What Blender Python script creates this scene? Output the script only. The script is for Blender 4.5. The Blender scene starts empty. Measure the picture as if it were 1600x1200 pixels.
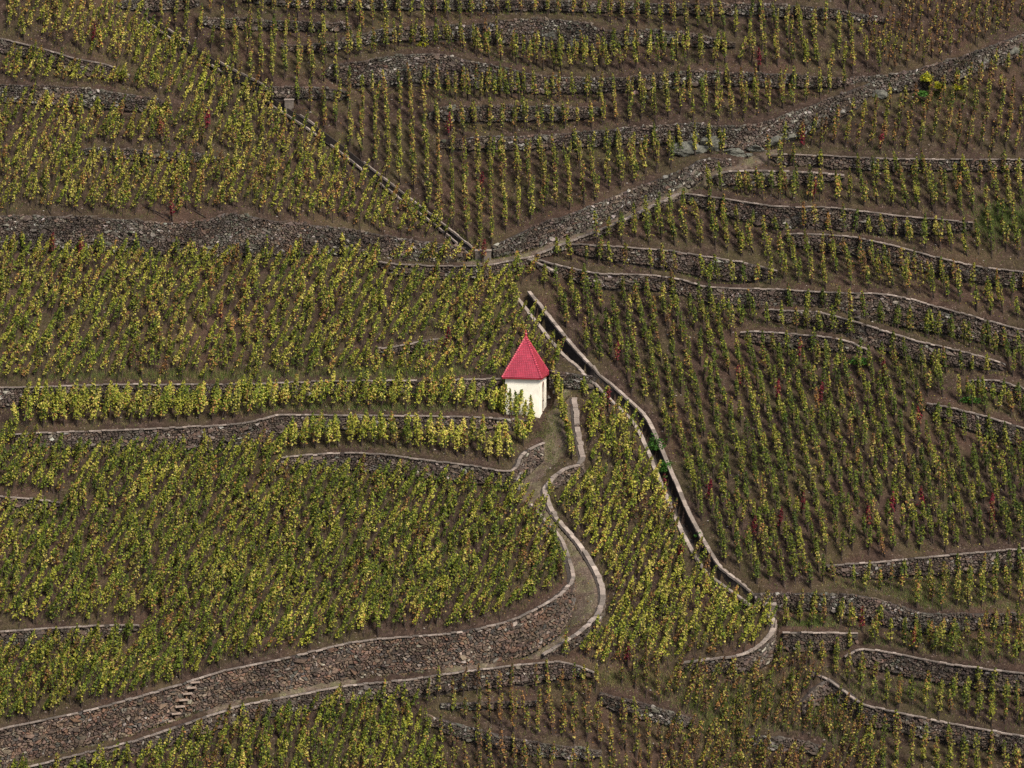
import bpy, math, random
import numpy as np
from mathutils import Vector
random.seed(7); rng = np.random.default_rng(11)
R = math.radians
scene = bpy.context.scene
COL = scene.collection

# ------------------------------------------------------------------ camera, sky, sun, exposure
E = R(8.0); DIST = 320.0; PXM = 23.0                      # photograph: 23 px per metre at the middle of the slope
CAM = np.array([0.0, -DIST * math.cos(E), DIST * math.sin(E)])
cd = bpy.data.cameras.new('camera'); cam = bpy.data.objects.new('camera', cd); COL.objects.link(cam)
cam.location = CAM; cam.rotation_euler = (R(90) - E, 0, 0)
cd.sensor_width = 36.0; cd.lens = 36.0 * DIST / (1600.0 / PXM); cd.clip_start = 1.0; cd.clip_end = 3000.0
scene.camera = cam
SUN_EL, SUN_AZ = R(48), R(38)                            # azimuth from -Y (towards the camera), positive = from the right
sdir = Vector((math.sin(SUN_AZ) * math.cos(SUN_EL), -math.cos(SUN_AZ) * math.cos(SUN_EL), math.sin(SUN_EL)))
w = bpy.data.worlds.new('World'); scene.world = w; w.use_nodes = True
nt = w.node_tree; bgn = nt.nodes['Background']; sky = nt.nodes.new('ShaderNodeTexSky')
sky.sky_type = 'NISHITA'; sky.sun_disc = False; sky.sun_elevation = SUN_EL
sky.sun_rotation = math.atan2(sdir.x, sdir.y); sky.air_density = 1.0; sky.dust_density = 4.0; sky.ozone_density = 1.0
nt.links.new(sky.outputs[0], bgn.inputs[0]); bgn.inputs[1].default_value = 0.075
sl = bpy.data.lights.new('sun', 'SUN'); sl.energy = 2.7; sl.angle = R(14); sl.color = (1.0, 0.93, 0.80)
so = bpy.data.objects.new('sun', sl); COL.objects.link(so); so.rotation_euler = sdir.to_track_quat('Z', 'Y').to_euler()
so.location = (-60, -60, 120)
scene.view_settings.view_transform = 'Standard'; scene.view_settings.look = 'None'
scene.view_settings.exposure = 0.97; scene.view_settings.gamma = 1.0

# ------------------------------------------------------------------ the smooth hill and pixel -> hill
TAN = math.tan(R(40))
DRAIN_AXIS = np.array([[-25, 27], [-3, 9.5], [3, 6], [17, -15], [18.5, -28]], float)
def wob(x, y):
    return (0.55 * np.sin(x * 0.11 + 1.3) * np.cos(y * 0.13 + .4) + 0.35 * np.sin(x * 0.23 - y * 0.17 + 2.0)
            + 0.15 * np.sin(x * 0.51 + y * 0.43))
def S0(x, y):
    ax = np.interp(-y, -DRAIN_AXIS[:, 1], DRAIN_AXIS[:, 0])
    d = np.sqrt((x - ax) ** 2 + 25.0) - 5.0
    gully = 10.0 * (1 - np.exp(-d / 70.0))
    yy = np.where(y > 60, 60 + (y - 60) * np.exp(-(np.maximum(y, 60) - 60) / 260.0), y)
    base = TAN * np.where(yy < -45, -45 + (yy + 45) * np.exp(np.minimum((yy + 45), 0) / 60.0), yy)
    fade = np.exp(-(np.maximum(np.abs(y) - 45, 0) / 30.0) ** 2)
    return base + (gully * 0.5 + wob(x, y)) * fade - 0.2
right = np.array([1.0, 0, 0]); fwd = np.array([0, math.cos(E), -math.sin(E)]); up = np.array([0, math.sin(E), math.cos(E)])
FOC = DIST * PXM
def rays(px):
    px = np.atleast_2d(np.asarray(px, float))
    d = fwd[None] * FOC + right[None] * (px[:, :1] - 800) - up[None] * (px[:, 1:2] - 600)
    return d / np.linalg.norm(d, axis=1, keepdims=True)
def unproj(px, off=0.0, zf=None):
    zf = zf or S0
    d = rays(px); lo = np.full(len(d), 200.0); hi = np.full(len(d), 460.0)
    for _ in range(44):
        m = (lo + hi) / 2; p = CAM + d * m[:, None]
        above = p[:, 2] - (zf(p[:, 0], p[:, 1]) + off) > 0
        lo = np.where(above, m, lo); hi = np.where(above, hi, m)
    return CAM + d * ((lo + hi) / 2)[:, None]
def proj(p):
    q = np.atleast_2d(p) - CAM; z = q @ fwd
    return np.stack([800 + FOC * (q @ right) / z, 600 - FOC * (q @ up) / z], 1)
def smooth_poly(pts, step=7.0):
    """Catmull-Rom through rows of values (x, y, extra...), resampled every ~step px."""
    P = np.asarray(pts, float)
    if len(P) == 2:
        n = max(2, int(np.hypot(*(P[1, :2] - P[0, :2])) / step)); t = np.linspace(0, 1, n + 1)[:, None]
        return P[0] * (1 - t) + P[1] * t
    Q = np.vstack([2 * P[0] - P[1], P, 2 * P[-1] - P[-2]]); out = []
    for i in range(1, len(Q) - 2):
        a, b, c, d = Q[i - 1:i + 3]; n = max(2, int(np.hypot(*(c - b)[:2]) / step)); t = np.linspace(0, 1, n, endpoint=False)[:, None]
        k = 0.75
        m1 = (c - a) * .5 * k; m2 = (d - b) * .5 * k
        out.append((2*t**3-3*t**2+1) * b + (t**3-2*t**2+t) * m1 + (-2*t**3+3*t**2) * c + (t**3-t**2) * m2)
    out.append(P[-1:]); return np.vstack(out)
def inpoly(px, poly):
    x, y = px[:, 0], px[:, 1]; P = np.asarray(poly, float); r = np.zeros(len(x), bool); j = len(P) - 1
    for i in range(len(P)):
        xi, yi = P[i]; xj, yj = P[j]
        c = ((yi > y) != (yj > y)) & (x < (xj - xi) * (y - yi) / (yj - yi + 1e-9) + xi); r ^= c; j = i
    return r

# ------------------------------------------------------------------ helpers
def obj(name, me, parent=None, mats=()):
    o = bpy.data.objects.new(name, me); COL.objects.link(o)
    if parent is not None: o.parent = parent
    if me is not None:
        for m in mats: me.materials.append(m)
    return o
def tag(o, label=None, cat=None, group=None, kind=None):
    if label: o['label'] = label
    if cat: o['category'] = cat
    if group: o['group'] = group
    if kind: o['kind'] = kind
    return o
def thing(name, loc, label, cat, group=None):
    return tag(obj(name, None), label, cat, group) if loc is None else _at(tag(obj(name, None), label, cat, group), loc)
def _at(o, loc): o.location = tuple(float(v) for v in loc); return o
def mesh(name, V, F, col=None, mi=None, smooth=False, uv=None):
    """numpy mesh, every face with the same corner count; col = one colour per face (attribute 'Col')."""
    V = np.asarray(V, np.float32); F = np.asarray(F, np.int32); k = F.shape[1]
    me = bpy.data.meshes.new(name)
    me.vertices.add(len(V)); me.vertices.foreach_set('co', V.ravel())
    me.loops.add(F.size); me.loops.foreach_set('vertex_index', F.ravel())
    me.polygons.add(len(F)); me.polygons.foreach_set('loop_start', np.arange(len(F), dtype=np.int32) * k)
    if mi is not None: me.polygons.foreach_set('material_index', np.asarray(mi, np.int32))
    me.polygons.foreach_set('use_smooth', np.full(len(F), smooth))
    if col is not None:
        a = me.attributes.new('Col', 'FLOAT_COLOR', 'FACE'); c = np.ones((len(F), 4), np.float32); c[:, :3] = col
        a.data.foreach_set('color', c.ravel())
    me.update(); return me
class MB:
    def __init__(s): s.V = []; s.F = []; s.C = []; s.M = []; s.n = 0
    def add(s, V, F, col=(.5, .5, .5), mi=0):
        V = np.asarray(V, float); F = np.asarray(F, int)
        s.V.append(V); s.F.append(F + s.n); s.n += len(V)
        c = np.asarray(col, float); s.C.append(np.broadcast_to(c, (len(F), 3)) if c.ndim == 1 else c); s.M.append(np.full(len(F), mi))
    def me(s, name, smooth=False):
        return mesh(name, np.vstack(s.V), np.vstack(s.F), np.vstack(s.C), np.concatenate(s.M), smooth)
BOXF = np.array([[0,1,3,2],[4,6,7,5],[0,4,5,1],[2,3,7,6],[0,2,6,4],[1,5,7,3]])
def box8(x0, x1, y0, y1, z0, z1):
    return np.array([[x, y, z] for x in (x0, x1) for y in (y0, y1) for z in (z0, z1)], float)
def boxes(C):
    """C: n x 8 x 3 corners (order of box8) -> V, F"""
    n = len(C); return C.reshape(-1, 3), (BOXF[None] + (np.arange(n) * 8)[:, None, None]).reshape(-1, 4)

# ------------------------------------------------------------------ materials
def mat(name, base=None, attr=None, rough=.85, noise=None, bump=0.0, bscale=20.0, transl=0.0, spec=.25, jit=.25, coords='Object'):
    m = bpy.data.materials.new(name); m.use_nodes = True; t = m.node_tree; N = t.nodes; L = t.links
    b = N['Principled BSDF']; b.inputs['Roughness'].default_value = rough
    b.inputs['Specular IOR Level'].default_value = spec
    tc = N.new('ShaderNodeTexCoord')
    if attr:
        a = N.new('ShaderNodeAttribute'); a.attribute_name = 'Col'; cs = a.outputs['Color']
    else:
        r = N.new('ShaderNodeRGB'); r.outputs[0].default_value = (*base, 1); cs = r.outputs[0]
    if noise:
        for sc, amt in noise:
            nz = N.new('ShaderNodeTexNoise'); nz.inputs['Scale'].default_value = sc; nz.inputs['Detail'].default_value = 4
            L.new(tc.outputs[coords], nz.inputs['Vector'])
            mr = N.new('ShaderNodeMapRange'); mr.inputs[1].default_value = .3; mr.inputs[2].default_value = .7
            mr.inputs[3].default_value = 1 - amt; mr.inputs[4].default_value = 1 + amt; L.new(nz.outputs[0], mr.inputs[0])
            mx = N.new('ShaderNodeVectorMath'); mx.operation = 'SCALE'; L.new(cs, mx.inputs[0]); L.new(mr.outputs[0], mx.inputs['Scale'])
            cs = mx.outputs[0]
    L.new(cs, b.inputs['Base Color'])
    if bump:
        nb = N.new('ShaderNodeTexNoise'); nb.inputs['Scale'].default_value = bscale; nb.inputs['Detail'].default_value = 5
        L.new(tc.outputs[coords], nb.inputs['Vector'])
        bp = N.new('ShaderNodeBump'); bp.inputs['Strength'].default_value = bump; bp.inputs['Distance'].default_value = .05
        L.new(nb.outputs[0], bp.inputs['Height']); L.new(bp.outputs[0], b.inputs['Normal'])
    if transl:
        tr = N.new('ShaderNodeBsdfTranslucent'); L.new(cs, tr.inputs['Color'])
        ms = N.new('ShaderNodeMixShader'); ms.inputs[0].default_value = transl
        L.new(b.outputs[0], ms.inputs[1]); L.new(tr.outputs[0], ms.inputs[2]); L.new(ms.outputs[0], N['Material Output'].inputs[0])
    return m
def soil_mat(name):
    """bare earth that turns to trodden gravel where the vertex attribute 'pd' (metres to the path edge) is below zero"""
    m = bpy.data.materials.new(name); m.use_nodes = True; t = m.node_tree; N = t.nodes; L = t.links
    b = N['Principled BSDF']; b.inputs['Roughness'].default_value = .95; b.inputs['Specular IOR Level'].default_value = .1
    tc = N.new('ShaderNodeTexCoord')
    def nz(s, d=6, r=.65):
        n = N.new('ShaderNodeTexNoise'); n.inputs['Scale'].default_value = s; n.inputs['Detail'].default_value = d
        n.inputs['Roughness'].default_value = r; L.new(tc.outputs['Object'], n.inputs['Vector']); return n
    def rng_(src, a, b, c, d):
        r = N.new('ShaderNodeMapRange'); L.new(src, r.inputs[0])
        for i, v in enumerate((a, b, c, d)): r.inputs[i + 1].default_value = v
        return r.outputs[0]
    def mixc(f, A, B):
        x = N.new('ShaderNodeMix'); x.data_type = 'RGBA'; L.new(f, x.inputs['Factor'])
        for k, v in (('A', A), ('B', B)):
            if isinstance(v, tuple): x.inputs[k].default_value = (*v, 1)
            else: L.new(v, x.inputs[k])
        return x.outputs['Result']
    def math_(op, A, B):
        x = N.new('ShaderNodeMath'); x.operation = op
        for k, v in ((0, A), (1, B)):
            if isinstance(v, (int, float)): x.inputs[k].default_value = v
            else: L.new(v, x.inputs[k])
        return x.outputs[0]
    def ramp(src, stops):
        cr = N.new('ShaderNodeValToRGB'); L.new(src, cr.inputs[0]); e = cr.color_ramp.elements; e[0].position = .28; e[1].position = .74
        e[0].color = (*stops[0], 1); e[1].color = (*stops[2], 1); x = cr.color_ramp.elements.new(.5); x.color = (*stops[1], 1); return cr.outputs[0]
    n1 = nz(2.2).outputs[0]; n2 = nz(.32, 4, .55).outputs[0]; n4 = nz(5.0, 3).outputs[0]; n5 = nz(1.1, 4).outputs[0]
    soil = ramp(n1, [(.024, .0155, .012), (.047, .031, .0245), (.088, .060, .047)])
    soil = mixc(rng_(nz(.11, 3).outputs[0], .5, .68, 0, .55), soil, (.095, .056, .040))
    soil = mixc(math_('MULTIPLY', rng_(n2, .46, .64, 0, .9), n4), soil, (.072, .064, .028))
    grav = ramp(n1, [(.07, .050, .039), (.125, .092, .073), (.20, .155, .125)])
    grav = mixc(math_('MULTIPLY', rng_(n5, .46, .66, 0, 1.1), n4), grav, (.10, .11, .04))
    at = N.new('ShaderNodeAttribute'); at.attribute_name = 'pd'
    pdn = math_('ADD', at.outputs['Fac'], math_('MULTIPLY', math_('SUBTRACT', n4, .5), .9))
    col = mixc(rng_(pdn, .12, -.12, 0, 1), soil, grav)
    v2 = N.new('ShaderNodeTexVoronoi'); v2.inputs['Scale'].default_value = 4.2; L.new(tc.outputs['Object'], v2.inputs['Vector'])
    sx = N.new('ShaderNodeSeparateColor'); L.new(v2.outputs['Color'], sx.inputs[0])
    chip = math_('MULTIPLY', rng_(v2.outputs['Distance'], .16, .26, 1, 0), rng_(sx.outputs[0], .62, .66, 0, .8))
    col = mixc(chip, col, (.15, .115, .095))
    vo = N.new('ShaderNodeTexVoronoi'); vo.inputs['Scale'].default_value = 6.5; L.new(tc.outputs['Object'], vo.inputs['Vector'])
    sc = N.new('ShaderNodeVectorMath'); sc.operation = 'SCALE'; L.new(col, sc.inputs[0]); L.new(rng_(vo.outputs['Distance'], .05, .5, 1.35, .8), sc.inputs['Scale'])
    L.new(sc.outputs[0], b.inputs['Base Color'])
    n3 = nz(9.0, 6, .7); bp = N.new('ShaderNodeBump'); bp.inputs['Strength'].default_value = .9; bp.inputs['Distance'].default_value = .12
    L.new(n3.outputs[0], bp.inputs['Height']); L.new(bp.outputs[0], b.inputs['Normal']); return m
M = {}
M['soil'] = soil_mat('soil')
M['stone'] = mat('wall_stone', attr=1, rough=.9, noise=[(7, .3), (30, .25)], bump=.5, bscale=25)
M['core'] = mat('wall_core', base=(.035, .028, .025), noise=[(8, .4)], bump=.5)
M['coping'] = mat('coping_stone', attr=1, rough=.9, noise=[(3, .18), (22, .2)], bump=.35, bscale=30)
M['concrete'] = mat('old_concrete', base=(.105, .088, .076), rough=.9, noise=[(1.5, .3), (12, .2)], bump=.3)
M['leaf'] = mat('vine_leaf', attr=1, rough=.6, transl=.42, spec=.25)
M['grass'] = mat('grass_blade', attr=1, rough=.7, transl=.3, spec=.2)
M['stake'] = mat('stake_wood', base=(.042, .03, .025), noise=[(6, .35)], rough=.9)
M['bark'] = mat('vine_bark', base=(.035, .025, .02), noise=[(20, .4)], rough=.95)
M['rock'] = mat('outcrop_rock', attr=1, rough=.95, noise=[(1.6, .4), (9, .35), (40, .2)], bump=.8, bscale=10)
M['plaster'] = mat('cream_plaster', base=(.82, .785, .69), rough=.9, noise=[(.8, .10), (3, .06), (12, .05)], bump=.2, bscale=22)
M['tile'] = mat('red_roof_tile', attr=1, rough=.34, noise=[(1.2, .18), (6, .15)], spec=.8)
M['door'] = mat('painted_door', base=(.05, .032, .028), rough=.7, noise=[(9, .25)])
M['frame'] = mat('door_surround', base=(.36, .23, .19), rough=.85, noise=[(8, .15)])
M['darkglass'] = mat('dark_opening', base=(.03, .028, .028), rough=.4)

# ------------------------------------------------------------------ wall table (photograph px: top edge x, y, height; label)
# style: 'cap' = pale coping, 'rub' = grey rubble without coping
UL = 'in the upper left vineyard'
WALLS = [
 ('cap', [(-60,52,20),(0,60,20),(67,76,20),(118,91,24),(168,101,20),(205,118,6)], 'short stone terrace wall near the top left corner, highest of that field'),
 ('rub', [(-60,131,26),(0,132,26),(67,134,28),(135,138,28),(202,147,24),(270,162,10)], 'grey stone terrace wall, second from the top at the left edge'),
 ('rub', [(125,233,4),(180,232,14),(240,236,14),(300,240,12),(345,246,4)], 'low grey rubble ledge among the vines of the upper left field'),
 ('big', [(-60,337,50),(0,337,50),(135,339,50),(236,347,48),(304,347,50),(365,334,66),(440,347,50),(540,357,38),(620,372,34),(680,380,28),(728,387,20)], 'long tall grey wall running from the left edge to the drain'),
 ('cap', [(596,409,4),(611,412,14),(665,415,18),(719,416,18),(766,413,18),(817,403,14),(830,401,4)], 'low dark wall carrying the path where the drain crosses it'),
 ('rub', [(768,386,14),(802,369,24),(846,349,32),(880,338,36),(935,317,40),(1002,290,34),(1070,264,30),(1094,249,28),(1127,248,18),(1142,251,6)], 'grey rubble wall climbing right from the drain, above the pale path'),
 ('rub', [(685,221,6),(703,218,14),(763,214,18),(845,212,20),(935,204,22),(1002,198,26),(1070,193,30),(1161,197,34),(1229,179,38),(1296,154,36),(1340,137,26),(1364,128,10)], 'brown stone wall bending upward above the big grey outcrop'),
 ('rub', [(1330,120,6),(1375,118,22),(1411,113,28),(1470,98,34),(1530,78,32),(1600,52,28),(1660,30,28)], 'rocky wall under the bare earth path at the upper right corner'),
 ('rub', [(668,178,4),(690,168,18),(720,166,22),(800,165,22),(880,167,20),(925,167,14),(945,170,4)], 'short grey rubble wall standing free in the upper middle rows'),
 ('rub', [(508,110,6),(530,101,28),(560,96,36),(614,87,42),(672,83,46),(719,91,42),(800,108,32),(844,118,26),(935,122,20),(1002,119,20),(1070,111,20),(1160,114,18),(1230,116,18),(1297,121,14),(1340,126,5)], 'long humped dark rubble wall across the upper middle of the picture'),
 ('rub', [(520,68,5),(545,58,14),(598,46,18),(682,40,20),(732,39,22),(800,30,38),(867,29,46),(918,36,44),(945,46,26),(1020,47,20),(1070,51,18),(1110,58,14),(1150,68,4)], 'curving rubble wall with big rock faces, second from the top middle'),
 ('rub', [(310,28,5),(330,28,13),(400,30,14),(470,34,12),(530,36,10),(550,38,4)], 'thin dark stone wall just right of the topmost drain kerb'),
 ('rub', [(440,70,4),(472,70,10),(520,66,12),(545,66,4)], 'tiny low stone wall below the thin wall at the upper left rows'),
 ('rub', [(380,-4,5),(480,-3,14),(620,-1,14),(820,1,14),(940,3,14),(1060,6,14),(1160,6,16),(1262,10,16),(1330,19,12),(1390,30,4)], 'topmost rubble wall cut by the upper edge of the picture'),
 ('rub', [(180,4,4),(205,0,14),(260,-1,16),(300,0,10),(312,2,4)], 'heap-like rubble wall at the head of the drain, top edge'),
 ('rub', [(412,137,5),(430,136,14),(480,136,16),(525,140,14),(545,145,4)], 'short stone wall meeting the upper drain from the right'),
 ('cap', [(1205,242,4),(1225,241,13),(1280,243,16),(1347,246,16),(1431,249,15),(1600,249,15),(1660,249,15)], 'level capped wall at the right edge, topmost of the right terraces'),
 ('cap', [(1108,279,4),(1122,272,14),(1138,268,20),(1195,267,22),(1250,269,16),(1300,272,9),(1320,275,4)], 'short capped wall just below the bend of the pale path'),
 ('cap', [(1066,302,6),(1100,306,16),(1144,312,24),(1212,322,32),(1296,324,34),(1397,336,28),(1470,343,20),(1520,348,6)], 'capped wall sloping right, starting at the lower side of the path'),
 ('cap', [(1228,366,6),(1250,365,18),(1330,370,26),(1397,384,26),(1460,401,24),(1532,417,22),(1600,425,22),(1660,432,22)], 'capped wall running off the right edge below the green bank'),
 ('cap', [(888,382,5),(910,382,14),(960,385,20),(1040,391,26),(1104,401,30),(1161,410,26),(1195,418,16),(1215,423,5)], 'capped wall right of the drain crossing, ending in mid field'),
 ('cap', [(826,404,4),(850,408,8),(884,417,14),(935,427,20),(1019,430,20),(1070,438,20),(1111,449,22),(1212,452,28),(1296,457,34),(1387,460,44),(1465,479,38),(1530,497,32),(1600,516,30),(1660,532,28)], 'longest capped wall of the right slope, from the drain to the edge'),
 ('cap', [(1196,484,4),(1220,485,14),(1279,488,22),(1313,496,24),(1364,511,28),(1431,532,28),(1499,548,22),(1550,562,12),(1572,569,4)], 'capped wall just below the longest wall of the right slope'),
 ('cap', [(1158,519,5),(1180,518,16),(1229,521,18),(1296,527,18),(1330,535,12),(1358,547,4)], 'short low wall ending the two-step terrace on the right slope'),
 ('cap', [(1512,595,4),(1535,594,13),(1566,596,15),(1600,607,16),(1660,625,16)], 'small capped wall at the right edge, upper of a close pair'),
 ('cap', [(1450,630,8),(1480,636,18),(1532,648,26),(1600,669,28),(1660,686,28)], 'capped wall at the right edge, lower of a close pair'),
 ('cap', [(1292,884,4),(1320,882,14),(1364,879,20),(1465,869,26),(1600,857,28),(1660,850,28)], 'capped wall rising to the right edge below the big right field'),
 ('rub', [(1178,928,20),(1230,928,20),(1323,929,26),(1360,935,34),(1400,946,30),(1448,959,26),(1520,960,20),(1573,960,12),(1590,961,4)], 'stepped stone wall starting at the foot of the drain'),
 ('cap', [(1222,989,22),(1280,989,25),(1340,990,22)], 'short straight stone wall right of the curved bastion'),
 ('cap', [(1318,1027,6),(1330,1019,18),(1347,1014,24),(1397,1021,26),(1465,1035,28),(1530,1044,28),(1600,1053,28),(1660,1061,28)], 'capped wall at the lower right with a hooked left end'),
 ('cap', [(1268,1049,4),(1300,1064,14),(1330,1086,22),(1350,1101,25),(1397,1112,26),(1465,1127,26),(1530,1139,26),(1600,1151,26),(1660,1162,26)], 'lowest capped wall at bottom right, starting in the weedy plot'),
 ('cap', [(1058,1037,5),(1090,1033,12),(1125,1029,17),(1161,1023,22),(1188,1006,30),(1203,988,34),(1205,972,24),(1195,962,8)], 'curved bastion wall with pale cap below the foot of the drain'),
 ('cap', [(-60,607,26),(0,606,26),(84,604,26),(186,601,25),(270,601,24),(388,600,22),(506,596,19),(614,595,18),(700,594,18),(783,591,18)], 'straight capped wall running from the left edge to the hut roof'),
 ('cap', [(24,679,6),(50,677,18),(118,675,24),(236,670,30),(338,665,36),(388,660,38),(425,650,30),(445,648,22),(540,649,18),(631,650,16),(716,651,15),(800,655,13),(832,659,12)], 'capped wall with a bend at its middle, ending under the hut'),
 ('cap', [(432,716,20),(480,711,22),(540,708,24),(598,710,26),(665,719,26),(732,727,24),(785,736,22),(800,734,28),(810,713,32),(827,701,30),(847,692,22)], 'capped wall curling up round the path corner below the hut'),
 ('big', [(-60,1158,56),(0,1141,54),(135,1112,52),(236,1084,48),(304,1063,46),(354,1048,48),(439,1031,52),(540,1007,56),(598,999,55),(699,991,54),(786,974,55),(830,955,57),(861,937,56),(885,916,40),(890,903,22),(885,880,9),(876,852,6),(864,832,6),(846,812,6),(826,790,6)], 'tallest front wall of brown stones with built-in steps, lower left'),
 ('cap', [(38,1200,14),(135,1176,15),(209,1158,18),(280,1134,20),(368,1105,22),(422,1094,22),(540,1072,22),(641,1062,22),(719,1050,24),(834,1037,26),(878,1035,22),(910,1043,12),(930,1051,4)], 'low wall along the lower side of the front path'),
 ('rub', [(668,1118,6),(695,1126,14),(719,1133,16),(766,1146,16),(834,1160,16),(900,1169,14),(940,1174,5)], 'crumbling wall at the bottom middle among sparse vines'),
 ('rub', [(688,1099,3),(710,1099,6),(800,1097,6),(838,1096,3)], 'very low dark ledge under the front path wall'),
 ('rub', [(938,1082,6),(960,1089,18),(1000,1098,20),(1036,1109,18),(1065,1118,14),(1085,1124,4)], 'broken rubble wall at the bottom, right of the sparse vines'),
 ('cap', [(-60,772,16),(0,776,15),(50,780,14),(94,785,5)], 'short low wall at the left edge, in the large lower field'),
 ('cap', [(-60,990,26),(0,987,26),(60,983,24),(101,981,22),(170,977,16),(218,977,4)], 'short capped wall at the left edge above the tallest front wall'),
 ('cap', [(588,545,3),(612,542,9),(640,537,12),(672,531,9),(680,529,3)], 'tiny capped wall among vines, up left of the hut'),
 ('rub', [(858,580,18),(890,583,20),(930,590,16)], 'rough stone wall between the hut and the drain'),
 ('rub', [(1168,1152,5),(1190,1150,14),(1230,1154,16),(1270,1162,12),(1290,1168,4)], 'small rubble wall in the weedy plot at the bottom right'),
 ('rub', [(1250,1098,20),(1268,1078,24),(1292,1062,16)], 'grey stone wall facing left in the weedy bottom plot'),
]
WALLS.append(('cap', [(846,1024,12),(894,994,15),(928,964,14),(938,930,12),(928,896,9),(901,852,8),(872,818,8),(857,797,8),(849,778,9),(847,765,10),(856,752,14),(881,733,17),(905,724,18),(903,700,10),(898,670,8),(893,623,8)], 'long S-shaped low wall with broad pale cap along the right of the path'))
for px, lb in (([(826,404,5),(850,415,5),(873,427,5)], 'short pale kerb running down right from the path crossing'),
               ([(838,398,5),(870,385,6),(935,360,7),(1000,331,7),(1045,310,6),(1068,299,5)], 'long pale kerb on the lower side of the climbing path')):
    WALLS.append(('cap', px, lb))
DRAINS = [
 ('upper stone drain running down from the top left to the path', .17, [(228,26),(256,47),(280,64),(304,79),(354,110),(408,138),(425,158),(483,196),(533,232),(574,265),(631,309),(685,350),(735,391)]),
 ('main deep drain between pale kerbs, running down from beside the hut', .33, [(818,462),(855,508),(885,545),(938,597),(988,644),(1002,660),(1019,694),(1033,728),(1052,772),(1062,798),(1082,838),(1112,888),(1150,918),(1184,944)]),
]
PATHS = [
 ('pale path climbing right past the drain crossing', .55, [(735,409),(765,407),(800,402),(832,396),(870,382),(935,357),(1000,328),(1067,299),(1130,270),(1205,241)]),
 ('front path', .75, [(-60,1222),(30,1196),(150,1166),(290,1118),(430,1088),(560,1066),(700,1046),(790,1034),(850,1014),(893,975),(917,945),(915,910),(898,870),(868,830),(848,800),(826,765),(838,738),(860,712),(874,680),(874,650),(872,620)]),
]

# ------------------------------------------------------------------ terrain with its steps
DX = 0.2
fx = np.arange(-42, 42.01, DX); fy = np.arange(-36, 34.01, DX)
GX, GY = np.meshgrid(fx, fy); NX, NY = len(fx), len(fy)
SG = S0(GX, GY)
D = np.zeros_like(SG); FIX = np.zeros(SG.shape, bool); DD = np.full(SG.shape, 9.0); BLOCK = np.full(SG.shape, 9.0)
def windows(P, rad):
    """yield (slices, signed distance, t) of grid nodes near each segment of plan polyline P"""
    for i in range(len(P) - 1):
        a, b = P[i], P[i + 1]
        x0 = int((min(a[0], b[0]) - rad - fx[0]) / DX); x1 = int((max(a[0], b[0]) + rad - fx[0]) / DX) + 2
        y0 = int((min(a[1], b[1]) - rad - fy[0]) / DX); y1 = int((max(a[1], b[1]) + rad - fy[0]) / DX) + 2
        x0, y0 = max(x0, 0), max(y0, 0); x1, y1 = min(x1, NX), min(y1, NY)
        if x1 <= x0 or y1 <= y0: continue
        s = (slice(y0, y1), slice(x0, x1)); qx, qy = GX[s] - a[0], GY[s] - a[1]; e = b - a; l2 = e @ e + 1e-9
        t = np.clip((qx * e[0] + qy * e[1]) / l2, 0, 1); rx, ry = qx - t * e[0], qy - t * e[1]; d = np.hypot(rx, ry)
        side = np.sign(qx * e[1] - qy * e[0])            # + = right-hand side = foot of the wall
        yield i, s, d, side, t
wall_plan = []
for style, px, label in WALLS:
    q = smooth_poly(px); mid = q[:, :2].copy(); mid[:, 1] += q[:, 2] / 2
    p = unproj(mid); h = np.maximum(q[:, 2], 2) / (PXM * math.cos(E)); wall_plan.append((p, h))
    P2 = p[:, :2]; r = .42
    for i, s, d, side, t in windows(P2, r):
        hh = h[i] * (1 - t) + h[i + 1] * t
        m = (d < r) & (d < DD[s])
        D[s] = np.where(m, -side * hh / 2, D[s]); FIX[s] |= m; DD[s] = np.where(m, d, DD[s]); BLOCK[s] = np.minimum(BLOCK[s], d)
# hut standing: a nearly level seat
HC = unproj([(843, 655)], 0.15)[0]; HC[1] += .5
HYAW = R(-11.7); HW = 2.36
hx, hy = np.array([math.cos(HYAW), math.sin(HYAW)]), np.array([-math.sin(HYAW), math.cos(HYAW)])
HMID = HC[:2] - hx * HW / 2 + hy * HW / 2
lx = (GX - HMID[0]) * hx[0] + (GY - HMID[1]) * hx[1]; ly = (GX - HMID[0]) * hy[0] + (GY - HMID[1]) * hy[1]
m = (np.abs(lx) < HW / 2 + .5) & (ly > -HW / 2 - .05) & (ly < HW / 2 + .1)
D[m] = (HC[2] + (ly[m] + HW / 2) * .2 - SG[m]); FIX |= m
BLOCK[(np.abs(lx) < HW / 2 + .25) & (np.abs(ly) < HW / 2 + .25)] = 0
Lc = 6.0
for it in range(900):
    Pd = np.pad(D, 1, mode='edge')
    N_ = (Pd[:-2, 1:-1] + Pd[2:, 1:-1] + Pd[1:-1, :-2] + Pd[1:-1, 2:]) / (4 + (DX / Lc) ** 2)
    D = np.where(FIX, D, N_)
drain_plan = []
CH = np.full(SG.shape, 9.0)
PATHD = np.full(SG.shape, 9.0); PATHW = np.zeros(SG.shape, bool)
ZB = SG + D
def zgrid(Z):
    def f(x, y):
        u = np.clip((np.asarray(x) - fx[0]) / DX, 0, NX - 1.001); v = np.clip((np.asarray(y) - fy[0]) / DX, 0, NY - 1.001)
        i = u.astype(int); j = v.astype(int); a = u - i; b = v - j
        return Z[j, i] * (1 - a) * (1 - b) + Z[j, i + 1] * a * (1 - b) + Z[j + 1, i] * (1 - a) * b + Z[j + 1, i + 1] * a * b
    return f
zbase = zgrid(ZB)
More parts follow.
